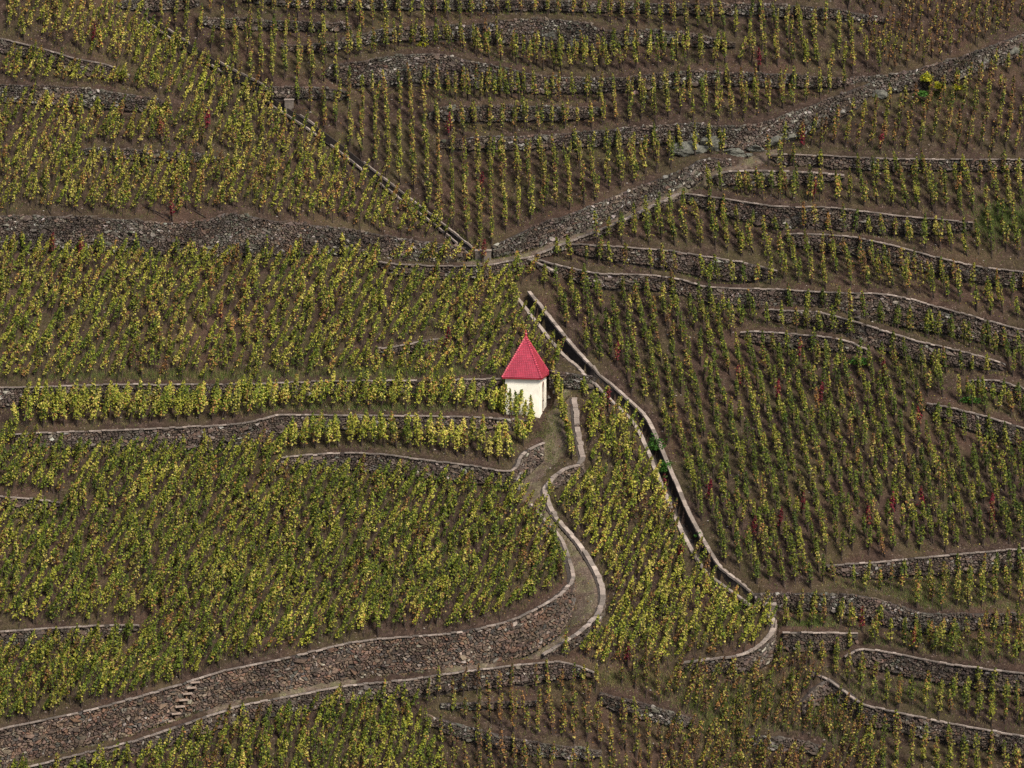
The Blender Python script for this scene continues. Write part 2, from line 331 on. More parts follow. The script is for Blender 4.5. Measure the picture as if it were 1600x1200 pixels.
for label, half, px in DRAINS:
    q = smooth_poly(px, 12); p = unproj(q, zf=zbase); drain_plan.append(p)
    for i, s, d, side, t in windows(p[:, :2], 1.2):
        CH[s] = np.where(d < CH[s], np.minimum(CH[s], d - half), CH[s]); BLOCK[s] = np.minimum(BLOCK[s], np.maximum(d - half - (.25 if half > .3 else -.15), 0))
for label, half, px in PATHS:
    p = unproj(smooth_poly(px, 12), zf=zbase)
    for i, s, d, side, t in windows(p[:, :2], half + .8):
        zl = p[i, 2] * (1 - t) + p[i + 1, 2] * t
        PATHD[s] = np.minimum(PATHD[s], np.where(np.abs(ZB[s] - zl) < .30 + .35 * d, d - half, 9.0))
ZT = ZB - 1.0 * np.clip((.32 - CH) / .16, 0, 1)
lump = 0.035 * np.sin(GX * 5.1 + 3 * np.sin(GY * 2.3)) * np.cos(GY * 4.7 + 2 * np.sin(GX * 1.9)) + rng.normal(0, .018, SG.shape)
ZT = ZT + lump * np.where(PATHD < 0, .3, 1)
zter = zgrid(ZT); zblock = zgrid(BLOCK); zpath = zgrid(PATHD)

# one sheet: fine in view, coarser and on past the picture
gx = np.concatenate([-np.geomspace(900, 43, 22), fx, np.geomspace(43, 900, 22)])
gy = np.concatenate([-np.geomspace(330, 37, 16), fy, np.geomspace(35, 600, 24)])
XX, YY = np.meshgrid(gx, gy); ZZ = S0(XX, YY)
ZZ[16:16 + NY, 22:22 + NX] = ZT
nx = len(gx); idx = np.arange(XX.size).reshape(XX.shape)
F = np.stack([idx[:-1, :-1], idx[:-1, 1:], idx[1:, 1:], idx[1:, :-1]], -1)
pf = np.zeros(F.shape[:2], bool)
cen = (PATHD[:-1, :-1] + PATHD[1:, :-1] + PATHD[:-1, 1:] + PATHD[1:, 1:]) / 4
edge_n = .10 * np.sin(GX[:-1, :-1] * 3.1 + GY[:-1, :-1] * 2.0)
pf[16:16 + NY - 1, 22:22 + NX - 1] = cen < edge_n
V = np.stack([XX.ravel(), YY.ravel(), ZZ.ravel()], 1)
PDV = np.full(XX.shape, 2.0); PDV[16:16 + NY, 22:22 + NX] = np.minimum(PATHD, 2.0); PDV = PDV.ravel()
def sub(Fs, name):
    u, inv = np.unique(Fs.ravel(), return_inverse=True); me = mesh(name, V[u], inv.reshape(-1, 4), smooth=True)
    at = me.attributes.new('pd', 'FLOAT', 'POINT'); at.data.foreach_set('value', PDV[u].astype(np.float32)); return me
tag(obj('hillside', sub(F[~pf], 'hillside'), mats=[M['soil']]), kind='structure')
tag(obj('path', sub(F[pf], 'path'), mats=[M['soil']]), kind='structure')

# ------------------------------------------------------------------ stone palettes
def stone_cols(n, style):
    if style == 'rub': pal = np.array([(.115,.10,.085),(.16,.142,.122),(.085,.068,.057),(.10,.078,.063),(.34,.315,.28),(.11,.11,.085),(.06,.047,.04)]); pw = [.24,.18,.18,.16,.06,.1,.08]
    elif style == 'cap': pal = np.array([(.105,.08,.066),(.14,.105,.085),(.075,.058,.05),(.18,.145,.12),(.28,.25,.22),(.15,.10,.075)]); pw = [.3,.22,.22,.12,.04,.1]
    else: pal = np.array([(.13,.095,.075),(.18,.125,.095),(.085,.065,.055),(.22,.165,.125),(.30,.26,.22),(.20,.12,.085),(.10,.09,.08)]); pw = [.24,.2,.18,.14,.05,.11,.08]
    c = pal[rng.choice(len(pal), n, p=np.array(pw) / sum(pw))] * {'rub': .72, 'cap': .70}.get(style, .66); return c * rng.uniform(.75, 1.3, (n, 1)) * rng.uniform(.94, 1.06, (n, 3))
SF = np.array([[i, (i + 1) % 6, 6 + (i + 1) % 6, 6 + i] for i in range(6)] + [[6, 7, 8, 9], [6, 9, 10, 11]])
def wall_frame(p, h):
    P2 = p[:, :2]; tg = np.gradient(P2, axis=0); tg /= np.linalg.norm(tg, axis=1, keepdims=True) + 1e-9
    n = np.stack([tg[:, 1], -tg[:, 0]], 1)
    k = np.array([.25, .5, .25])
    for _ in range(3):
        n2 = n.copy()
        n2[1:-1] = k[0] * n[:-2] + k[1] * n[1:-1] + k[2] * n[2:]; n = n2 / (np.linalg.norm(n2, axis=1, keepdims=True) + 1e-9)
    s = np.concatenate([[0], np.cumsum(np.linalg.norm(np.diff(p, axis=0), axis=1))])
    zt = p[:, 2] + h / 2 + .03
    def f(S, W, O):
        x = np.interp(S, s, p[:, 0]); y = np.interp(S, s, p[:, 1]); z = np.interp(S, s, zt)
        a = np.interp(S, s, n[:, 0]); b = np.interp(S, s, n[:, 1]); o = .27 + .08 * W + O
        return np.stack([x + a * o, y + b * o, z - W], -1)
    return f, s
STEP_WALL = next(i for i, wl in enumerate(WALLS) if 'built-in steps' in wl[2])
step_jobs = {}
for wi, (style, px, label) in enumerate(WALLS):
    p, h = wall_plan[wi]; f, s = wall_frame(p, h); Ltot = s[-1]
    hs = lambda S: np.interp(S, s, h)
    root = thing('retaining_wall', (p[len(p) // 2, 0], p[len(p) // 2, 1], p[len(p) // 2, 2] - h[len(p) // 2] / 2), label, 'wall'); root['kind'] = 'thing'
    ro = np.array(root.location)
    big = style == 'big' and wi == STEP_WALL
    grey = style == 'rub' or (style == 'big' and not big)
    # stair notches of the front wall
    notches = []
    if big:
        pr = proj(f(s, np.zeros_like(s), np.zeros_like(s)))
        for k in range(8):
            u = 304 - 6.2 * k; s0 = np.interp(u, pr[:, 0], s); notches.append((s0, .12 + .26 * k + .012 * k * k))
    a_h = .10 if big else (.088 if grey else .096)        # half height of a stone
    dxs = a_h * 2.15; nc = int(Ltot / dxs) + 3; nrw = int((h.max() + .3) / (a_h * 1.55)) + 2
    gi, gj = np.meshgrid(np.arange(nc), np.arange(nrw)); gi = gi.ravel(); gj = gj.ravel()
    jx = rng.normal(0, .20 * dxs, (2 * nc + 6, 3 * nrw + 8)); jy = rng.normal(0, .30 * a_h, (2 * nc + 6, 3 * nrw + 8))
    hexo = [(0, -2), (1, -1), (1, 1), (0, 2), (-1, 1), (-1, -1)]   # lattice corners: half columns x thirds of a row
    cx = 2 * gi + (gj % 2) + 1; cy = 3 * gj + 2
    Sc = np.stack([(cx + ox) * dxs / 2 - dxs + jx[cx + ox, cy + oy] for ox, oy in hexo], 1)
    Wc = np.stack([(cy + oy) * a_h * .5167 - a_h * 1.0 + jy[cx + ox, cy + oy] for ox, oy in hexo], 1)
    Wc = Wc + .06 * np.sin(Sc * 1.7 + Wc * 2 + wi)
    Sc = Sc + dxs * (.55 * np.sin(Sc / dxs * 1.1 + 2 * np.sin(Wc * 5 + wi)) + .35 * np.sin(Sc / dxs * .47 + Wc * 4)); Wc = Wc + a_h * (.45 * np.sin(Sc / dxs * .8 + wi) + .35 * np.sin(Wc / a_h * .9 + Sc * 1.3))
    ms, mw = Sc.mean(1), Wc.mean(1)
    k = (ms > .02) & (ms < Ltot - .02) & (mw < hs(ms) + .1) & (mw > (.0 if not grey else -.07)) & (rng.random(len(ms)) > .012)
    for (ns, nw) in notches: k &= ~((np.abs(ms - ns) < .34) & (mw > nw - .02) & (mw < nw + .21))
    Sc, Wc, ms, mw = Sc[k], Wc[k], ms[k][:, None], mw[k][:, None]; n = len(Sc)
    Sc = np.clip(Sc, -.02, Ltot + .02)
    if not grey: Wc = np.maximum(Wc, -.01)
    dep = rng.uniform(.0, .07, n) + (rng.random(n) < .08) * .05
    blk = rng.random(n) < .055; scl = np.where(blk, rng.uniform(1.35, 1.8, n), np.where(rng.random(n) < .3, rng.uniform(.72, .9, n), .97))[:, None]
    dep = dep + blk * .05; sclw = np.where(blk[:, None], scl * .85, scl)
    Sc = ms + (Sc - ms) * scl; Wc = mw + (Wc - mw) * sclw
    if not grey: Wc = np.maximum(Wc, -.01)
    q = rng.uniform(.6, .82, (n, 1))
    back = f(Sc, Wc, np.full_like(Sc, -.10)); Si, Wi = ms + (Sc - ms) * q, mw + (Wc - mw) * q
    front = f(Si, Wi, np.broadcast_to(dep[:, None], Si.shape) + rng.normal(0, .012, Si.shape))
    cols = stone_cols(n, 'rub' if grey else style); alt = stone_cols(n, 'cap' if grey else ('rub' if style == 'cap' else 'big'))
    pn = np.sin(ms[:, 0] * .9 + wi * 2.1) + .8 * np.sin(ms[:, 0] * 2.3 + mw[:, 0] * 2.7 + wi) + rng.normal(0, .5, n)
    cols = np.where((pn > ((-.35 if style == 'big' else .1) if grey else 1.35))[:, None], alt, cols) * (1 + .22 * np.sin(ms * .63 + mw * 1.9 + wi * 1.7))
    if style == 'cap': cols *= rng.uniform(.85, 1.1)
    area = np.abs(np.sum(Sc * np.roll(Wc, -1, 1) - Wc * np.roll(Sc, -1, 1), 1)) / 2
    VV = np.concatenate([back, front], 1) - ro
    own = np.zeros(n, bool)
    if big:
        vis = proj(front.mean(1)); inside = (vis[:, 0] > 0) & (vis[:, 0] < 1600) & (vis[:, 1] < 1200)
        own[np.argsort(-(area * inside))[:300]] = True
        for i in np.nonzero(own)[0]:
            obj('stone', mesh('stone', VV[i], SF, np.tile(cols[i], (8, 1))), root, [M['stone']])
    g = ~own; ng = g.sum()
    st = obj('stones', mesh('stones', VV[g].reshape(-1, 3), (SF[None] + (np.arange(ng) * 12)[:, None, None]).reshape(-1, 4), np.repeat(cols[g], 8, 0)), root, [M['stone']])
    st['kind'] = 'stuff'
    # core behind the stones
    ss = np.linspace(0, Ltot, max(3, int(Ltot / .25))); hh = hs(ss); rec = np.full_like(ss, -.1)
    for (ns, nw) in notches: rec = np.where(np.abs(ss - ns) < .4, -.34, rec)
    rows = [f(ss, np.full_like(ss, .0), np.full_like(ss, -.42)), f(ss, np.full_like(ss, .02), rec),
            f(ss, hh * .5, rec), f(ss, hh + .35, rec)]
    VC = np.vstack(rows) - ro; k = len(ss); FC = []
    for r_ in range(3): FC.append(np.stack([np.arange(k - 1) + r_ * k, np.arange(k - 1) + (r_ + 1) * k, np.arange(1, k) + (r_ + 1) * k, np.arange(1, k) + r_ * k], 1))
    obj('core', mesh('core', VC, np.vstack(FC)), root, [M['core']])
    # coping of crosswise slabs
    if style == 'cap' or big:
        x = 0.0; cs = []
        while x < Ltot - .1:
            l = rng.uniform(.22, .5); e1 = min(x + l, Ltot)
            if rng.random() > .03: cs.append((x, e1 - .012))
            x = e1
        cs = np.array(cs); nn = len(cs); par = 'pale' in label
        wd = .25 if not par else .36; th = .05 if not par else .075
        oo = rng.normal(0, .03, nn); tz = rng.normal(0, .016, nn); A, B = cs[:, 0], cs[:, 1]
        C8 = []
        for S_ in (A, B):
            for O_ in (.10 + oo, .10 - wd + oo):
                for Wd in (.02 + tz, -th + tz): C8.append(f(S_, Wd, O_ - .08 * Wd))
        C8 = np.stack(C8, 1) - ro
        pc = np.array([(.25, .205, .178), (.205, .168, .146), (.30, .25, .218), (.16, .135, .118)])
        cc = pc[rng.integers(0, 4, nn)] * rng.uniform(.72, 1.15, (nn, 1)) * (1 - .22 * (np.sin(cs.mean(1) * .8 + wi) > .45))[:, None]
        Vb, Fb = boxes(C8); o = obj('coping', mesh('coping', Vb, Fb, np.repeat(cc, 6, 0)), root, [M['coping']]); o['kind'] = 'stuff'
    for (ns, nw) in notches[:7]:
        c_ = f(np.array([ns]), np.array([nw]), np.array([0.0]))[0]; e_ = f(np.array([ns + .3]), np.array([nw]), np.array([0.0]))[0] - c_; e_[2] = 0; e_ /= np.linalg.norm(e_)
        n_ = np.array([e_[1], -e_[0], 0]); C8 = [c_ + e_ * S_ + n_ * O_ + np.array([0, 0, Z_]) for S_ in (-.32, .32) for O_ in (.2, -.12) for Z_ in (-.045, .045)]
        obj('step', mesh('step', np.array(C8) - ro, BOXF, np.tile((.27, .21, .175), (6, 1))), root, [M['coping']])

# ------------------------------------------------------------------ drains
for (label, half, px), p in zip(DRAINS, drain_plan):
    P2 = p[:, :2]; tg = np.gradient(P2, axis=0); tg /= np.linalg.norm(tg, axis=1, keepdims=True); nr = np.stack([tg[:, 1], -tg[:, 0]], 1)
    s = np.concatenate([[0], np.cumsum(np.linalg.norm(np.diff(p, axis=0), axis=1))])
    ro = p[len(p) // 2]; root = thing('drainage_channel', ro, label, 'drain'); wide = .29 if half > .3 else .13
    zz = zbase(P2[:, 0], P2[:, 1])
    def g(S, O, Z):
        x = np.interp(S, s, P2[:, 0]) + O * np.interp(S, s, nr[:, 0]); y = np.interp(S, s, P2[:, 1]) + O * np.interp(S, s, nr[:, 1])
        return np.stack([x, y, np.interp(S, s, zz) + Z], -1)
    for sd in (1, -1):
        x = 0.0; cs = []
        while x < s[-1] - .05:
            e1 = min(x + rng.uniform(.3, .75), s[-1]); 
            if half > .3 or x > .72 * s[-1] or np.sin(x * .9 + sd) + np.sin(x * .37 + 2 * sd) > -.1: cs.append((x, e1 - .012))
            x = e1
        A, B = np.array(cs).T; nn = len(A); C8 = []; jz = rng.normal(0, .012, nn); jo = rng.normal(0, .012, nn)
        lift = np.array([zbase(*g(np.array([v]), sd * (half + wide), 0)[0, :2]) - np.interp(v, s, zz) for v in (A + B) / 2]); lift = np.clip(lift, -.25, .25)
        for S_ in (A, B):
            for O_ in (half + jo, half + wide + jo):
                for Z_ in (-.07 + lift, .08 + jz + lift): C8.append(g(S_, sd * O_, Z_))
        Vb, Fb = boxes(np.stack(C8, 1) - ro)
        pc = np.array([(.23, .19, .165), (.195, .16, .138), (.265, .222, .195), (.145, .121, .105)]); cc = pc[rng.integers(0, 4, nn)] * rng.uniform(.85, 1.1, (nn, 1))
        o = obj('kerb', mesh('kerb', Vb, Fb, np.repeat(cc, 6, 0)), root, [M['coping']]); o['kind'] = 'stuff'
    for sd in (1, -1):
        ss = np.linspace(0, s[-1], len(s) * 2); k = len(ss); o1 = sd * (half + .03)
        lf = np.clip(zbase(*g(ss, sd * (half + wide), 0)[:, :2].T) - np.interp(ss, s, zz), -.25, .25)
        Va = np.vstack([g(ss, sd * (half + wide * .9), lf - .05), g(ss, o1, lf - .05), g(ss, o1, -1.1)]) - ro
        Fa = np.vstack([np.stack([np.arange(k - 1) + r * k, np.arange(1, k) + r * k, np.arange(1, k) + (r + 1) * k, np.arange(k - 1) + (r + 1) * k], 1) for r in (0, 1)])
        obj('channel_side', mesh('channel_side', Va, Fa), root, [M['core']])
    ss = np.linspace(0, s[-1], len(s) * 2); Va = np.vstack([g(ss, half + .05, -.82), g(ss, 0, -.87), g(ss, -half - .05, -.82)]) - ro; k = len(ss)
    Fa = np.vstack([np.stack([np.arange(k - 1) + r * k, np.arange(1, k) + r * k, np.arange(1, k) + (r + 1) * k, np.arange(k - 1) + (r + 1) * k], 1) for r in (0, 1)])
    obj('channel_bed', mesh('channel_bed', Va, Fa), root, [M['core']])

# ------------------------------------------------------------------ the hut
zf = HC[2]; hut = thing('vineyard_hut', (HMID[0], HMID[1], zf), 'small white hut with a pointed red tiled roof beside the path', 'hut'); hut.rotation_euler = (0, 0, HYAW)
WH = 2.80; a = HW / 2
dw, dz0, dz1 = .26, .25, 1.95      # door opening in the right-hand (+X) face
wb = MB()
def quad(P, mi=0): wb.add(np.array(P, float), [[0, 1, 2, 3]], mi=mi)
quad([(-a,-a,-1.2),(a,-a,-1.2),(a,-a,WH),(-a,-a,WH)]); quad([(a,a,-1.2),(-a,a,-1.2),(-a,a,WH),(a,a,WH)]); quad([(-a,a,-1.2),(-a,-a,-1.2),(-a,-a,WH),(-a,a,WH)])
quad([(a,-a,-1.2),(a,-dw,-1.2),(a,-dw,WH),(a,-a,WH)]); quad([(a,dw,-1.2),(a,a,-1.2),(a,a,WH),(a,dw,WH)]); quad([(a,-dw,-1.2),(a,dw,-1.2),(a,dw,dz0),(a,-dw,dz0)])
arc = [(dw * math.cos(t), dz1 + dw * 1.3 * math.sin(t)) for t in np.linspace(math.pi, 0, 11)]
for (y0, z0), (y1, z1) in zip(arc[:-1], arc[1:]): quad([(a,y0,z0),(a,y1,z1),(a,y1,WH),(a,y0,WH)])
ring = [(-dw, dz0)] + arc + [(dw, dz0)]
for (y0, z0), (y1, z1) in zip(ring, ring[1:] + ring[:1]): quad([(a,y0,z0),(a,y1,z1),(a-.16,y1,z1),(a-.16,y0,z0)])
obj('wall', wb.me('hut_wall'), hut, [M['plaster']])
db = MB(); n = len(ring); db.add([(a - .02, y, z) for y, z in ring] + [(a - .18, y, z) for y, z in ring], [[i, (i + 1) % n, n + (i + 1) % n, n + i] for i in range(n)])
for i in range(1, n // 2): db.add([(a - .02, *ring[i]), (a - .02, *ring[i + 1]), (a - .02, *ring[n - 2 - i]), (a - .02, *ring[n - 1 - i])], [[0, 1, 2, 3]])
door = obj('door', db.me('hut_door'), hut, [M['door']])
fb = MB(); fo = [(y * 1.24, dz0 + (z - dz0) * (1.04) + (0 if z > dz0 else -.0)) for y, z in ring]
for i in range(n - 1):
    (y0, z0), (y1, z1) = ring[i], ring[i + 1]; (u0, v0), (u1, v1) = fo[i], fo[i + 1]; x0, x1 = a - .05, a + .02
    fb.add([(x1,y0,z0),(x1,y1,z1),(x1,u1,v1),(x1,u0,v0),(x0,u0,v0),(x0,u1,v1)], [[0,1,2,3],[3,2,5,4]])
obj('door_frame', fb.me('door_frame'), hut, [M['frame']])
hb = MB(); hb.add(box8(a - .03, a + .03, .14, .19, 1.0, 1.06), BOXF); obj('handle', hb.me('handle'), door, [M['darkglass']])
er = a + .17; RH = 2.62; EZ = WH - .06                       # eave half width, roof rise
rb = MB(); ap = (0, 0, EZ + RH)
for c0, c1 in (((-er,-er),(er,-er)),((er,-er),(er,er)),((er,er),(-er,er)),((-er,er),(-er,-er))):
    rb.add([(*c0, EZ), (*c1, EZ), (0, 0, EZ + RH - .01), (0, 0, EZ + RH)], [[0, 1, 2, 3]], (.22, .01, .025))
rb.add([(-er,-er,EZ-.01),(-er,er,EZ-.01),(er,er,EZ-.01),(er,-er,EZ-.01)], [[0,1,2,3]], (.5, .42, .32))
for c0, c1 in (((-er,-er),(er,-er)),((er,-er),(er,er)),((er,er),(-er,er)),((-er,er),(-er,-er))):
    o0 = np.array(c0) * 1.012; o1 = np.array(c1) * 1.012
    rb.add([(*o0, EZ - .10), (*o1, EZ - .10), (*o1, EZ + .02), (*o0, EZ + .02), (*(np.array(c0) * .985), EZ - .10), (*(np.array(c1) * .985), EZ - .10)], [[0,1,2,3],[4,5,1,0]], (.26, .015, .03))
roof = obj('roof', rb.me('roof'), hut, [M['tile']])
tb = MB(); rows = 24
for sd in range(4):
    th_ = sd * math.pi / 2; ca, sa = math.cos(th_), math.sin(th_)
    for r_ in range(rows):
        t0, t1 = r_ / rows, (r_ + 1.35) / rows; wr = er * (1 - t0); nT = max(1, int(round(2 * wr / .125)))
        if t0 > .97: continue
        for k in range(nT):
            off = .5 if r_ % 2 else 0; u = -wr + (k + .5) * 2 * wr / nT; wdt = .058
            if off: u += .5 * 2 * wr / nT
            if abs(u) > wr - .03: continue
            def pt(uu, tt, lift):
                rr = er * (1 - tt); y = -rr; z = EZ + RH * tt; nrm = np.array([0, -RH, er]) / math.hypot(RH, er)
                q = np.array([uu, y, z]) + nrm * lift; return (q[0] * ca - q[1] * sa, q[0] * sa + q[1] * ca, q[2])
            t1c = min(t1, 1); cl = np.array((.31, .02, .042)) * rng.uniform(.85, 1.15)
            tm = t0 + .35 / rows
            tb.add([pt(u - wdt, tm, .03), pt(u, t0 - .1 / rows, .045), pt(u + wdt, tm, .03), pt(u + wdt * .95, t1c, .004), pt(u - wdt * .95, t1c, .004), pt(u, t0 - .1 / rows, .004)],
                   [[0, 1, 2, 3], [0, 2, 3, 4]] if False else [[0, 1, 2, 2], [0, 2, 3, 4]][1:] + [[0, 5, 1, 1]][:0] + [[0, 1, 5, 4]][:0] + [[1, 2, 0, 1]][:0], cl)
            tb.add([pt(u - wdt, tm, .03), pt(u, t0 - .1 / rows, .045), pt(u + wdt, tm, .03), pt(u, tm, .032)], [[0, 1, 2, 3]], (.38, .07, .105))  # lighter tile nose: the glint on its tip is put into the colour
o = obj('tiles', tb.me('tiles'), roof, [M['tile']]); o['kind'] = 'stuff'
for sx, sy in ((-1,-1),(1,-1),(1,1),(-1,1)):
    rg = MB(); nT = 20
    for k in range(nT):
        t0, t1 = k / nT, (k + .82) / nT; P = [np.array([sx * er * (1 - t), sy * er * (1 - t), EZ + RH * t]) for t in (t0, t1)]
        tn = np.array([-sx * er, -sy * er, RH]); tn /= np.linalg.norm(tn); sd_ = np.array([sx, -sy, 0]) / math.sqrt(2) * (1 if sx * sy > 0 else 1); upv = np.cross(tn, sd_); upv *= np.sign(upv[2])
        Vv = []
        for P_, rr in ((P[0], .085), (P[1], .062)):
            for an in np.linspace(-.4, math.pi + .4, 6): Vv.append(P_ + sd_ * rr * math.cos(an) + upv * (rr * math.sin(an) + .0))
        rg.add(Vv, [[i, i + 1, i + 7, i + 6] for i in range(5)] + [[0, 1, 2, 3], [0, 3, 4, 5]], np.array((.36, .035, .06)) * rng.uniform(.8, 1.3))
    o = obj('hip_ridge', rg.me('hip_ridge'), roof, [M['tile']]); o['kind'] = 'stuff'
fn = MB(); prof = [(0.10, -.12), (.13, 0), (.07, .06), (.10, .14), (.11, .20), (.05, .26), (.035, .30), (.06, .34), (.045, .40), (.012, .50)]
Vv = [(r_ * math.cos(t), r_ * math.sin(t), EZ + RH + z) for r_, z in prof for t in np.linspace(0, 2 * math.pi, 8, endpoint=False)]
fn.add(Vv, [[i * 8 + j, i * 8 + (j + 1) % 8, (i + 1) * 8 + (j + 1) % 8, (i + 1) * 8 + j] for i in range(len(prof) - 1) for j in range(8)], (.33, .02, .03))
obj('finial', fn.me('finial', True), roof, [M['tile']])

# ------------------------------------------------------------------ vines
DG, GR, YG, YE, OR, BR, RD = map(np.array, ((.052,.08,.012),(.125,.16,.02),(.262,.262,.034),(.42,.36,.09),(.34,.175,.055),(.165,.088,.045),(.14,.011,.022)))
PAL = np.stack([DG, GR, YG, YE, OR, BR, RD])
MIX = {  # leaf colour odds per kind of plot, dark green ... brown, red; dusk kinds also darkened for the right slope's shade
 'green':  [.17,.39,.33,.07,.02,.02,0], 'bright': [.07,.26,.45,.17,.04,.01,0], 'mixed': [.11,.30,.38,.13,.05,.03,0],
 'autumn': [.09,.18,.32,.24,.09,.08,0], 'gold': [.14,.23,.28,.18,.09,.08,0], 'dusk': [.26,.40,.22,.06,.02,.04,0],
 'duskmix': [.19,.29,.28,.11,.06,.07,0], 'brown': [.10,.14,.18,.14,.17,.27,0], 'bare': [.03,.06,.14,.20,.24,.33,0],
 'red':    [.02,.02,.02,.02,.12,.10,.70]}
GAIN = {'green': 1.12, 'bright': 1.25, 'mixed': 1.15, 'autumn': 1.1, 'gold': .95, 'dusk': .88, 'duskmix': .88, 'brown': .85, 'bare': .85, 'red': 1.0}   # slope's light and shade put into leaf colour: left lifted, right darkened
def vines(pos, H, Rr, axis, spread, leaves, mix, seed):
    """leaf quads, stake prisms and trunks for n vines. pos n x 3, axis n x 3 (main stake), spread n x 2 (plan offset of the second stake's foot)"""
    g = np.random.default_rng(seed); n = len(pos); out = {}
    K = int(leaves * 1.15); vi = np.repeat(np.arange(n), K); m = len(vi)
    a_ = g.beta(1.3, 1.15, m) * .84 + .18
    gap = .5 + .5 * np.sin(a_ * 9 + g.uniform(0, 6, n)[vi]) * g.uniform(0, 1, n)[vi]
    second = g.random(m) < np.where(axis[vi, 0] > .25, .14, .36)
    rad = Rr[vi] * np.sqrt(g.random(m)) * np.minimum(1.0, (1.08 - a_) * 3.2).clip(.3) * (1.12 - .35 * a_) * (.72 + .5 * gap)
    shoot = g.random(m) < .07; rad = np.where(shoot, rad * 1.9, rad)
    th = g.uniform(0, 2 * math.pi, m)
    ax = axis[vi]; c = pos[vi] + ax * (a_ * H[vi])[:, None]
    c[:, :2] += np.where(second, (1 - a_), 0)[:, None] * spread[vi]
    c[:, 0] += rad * np.cos(th); c[:, 1] += rad * np.sin(th); c[:, 2] += g.normal(0, .05, m)
    nrm = np.stack([np.cos(th) * .8, np.sin(th) * .8 - .25, np.full(m, .55)], 1) + g.normal(0, .42, (m, 3)); nrm /= np.linalg.norm(nrm, axis=1, keepdims=True)
    t = np.cross(nrm, g.normal(0, 1, (m, 3))); t /= np.linalg.norm(t, axis=1, keepdims=True); b = np.cross(nrm, t)
    sz = g.uniform(.042, .078, m)[:, None]
    Q = np.stack([c - t * sz * 1.15, c - b * sz * .95 + nrm * sz * .25, c + t * sz * 1.1, c + b * sz * .95 + nrm * sz * .25], 1)
    mx = np.array([MIX[k] for k in mix]); hue = g.dirichlet(np.ones(7) * .9, n) * 1.0
    pr = mx * (0.22 + 6 * hue); pr /= pr.sum(1, keepdims=True); cum = np.cumsum(pr, 1)[vi]
    wave = .5 + .5 * np.sin(a_ * g.uniform(2, 6, n)[vi] + g.uniform(0, 6.28, n)[vi]); rk = .36 * wave + .64 * g.random(m); rk = np.argsort(np.argsort(rk)) / m
    ci = (rk[:, None] > cum).sum(1).clip(0, 6)
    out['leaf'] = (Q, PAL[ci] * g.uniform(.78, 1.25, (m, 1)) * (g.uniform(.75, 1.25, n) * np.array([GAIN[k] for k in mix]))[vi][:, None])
    # stakes
    def prism(A, B, r0, r1, tw):
        k = len(A); o4 = np.array([(1, 0), (0, 1), (-1, 0), (0, -1)]); d = np.zeros((k, 8, 3))
        for j in range(4):
            d[:, j] = A; d[:, j, :2] += o4[j] * r0; d[:, 4 + j] = B; d[:, 4 + j, :2] += o4[j] * r1
        return d
    top = pos + axis * (H * 1.06)[:, None]; foot2 = pos.copy(); foot2[:, :2] += spread; foot2[:, 2] = zter(foot2[:, 0], foot2[:, 1])
    lowA = pos.copy(); lowA[:, 2] -= .12; foot2[:, 2] -= .1
    out['stake1'] = prism(lowA, top, .034, .027, 0); t2 = foot2 + (top - foot2) * g.uniform(.86, .99, n)[:, None]; t2[:, 1] -= .03
    out['stake2'] = prism(foot2, t2, .032, .024, 0)
    tp = pos + axis * (H * .38)[:, None] + np.stack([g.normal(0, .05, n), np.full(n, -.05), np.zeros(n)], 1)
    base = pos + np.stack([g.normal(0, .06, n), np.full(n, -.10), np.full(n, -.1)], 1)
    out['trunk'] = prism(base, tp, .05, .025, 0); return out
PF = np.array([[0,1,5,4],[1,2,6,5],[2,3,7,6],[3,0,4,7],[4,5,6,7]])
def one_vine(pos, H, Rr, axis, spread, leaves, mix, seed, label, group, cat='vine'):
    r = vines(pos[None], np.array([H]), np.array([Rr]), axis[None], np.array([spread]), leaves, [mix], seed)
    root = thing('grape_vine', pos, label, cat, group)
    Q, c = r['leaf']; m = len(Q)
    o = obj('foliage', mesh('foliage', (Q - pos).reshape(-1, 3), np.arange(m * 4).reshape(-1, 4), c), root, [M['leaf']]); o['kind'] = 'stuff'
    for key, nm, mt in (('stake1', 'stake', 'stake'), ('stake2', 'stake', 'stake'), ('trunk', 'trunk', 'bark')):
        obj(nm, mesh(nm, r[key][0] - pos, PF), root, [M[mt]])
    return root
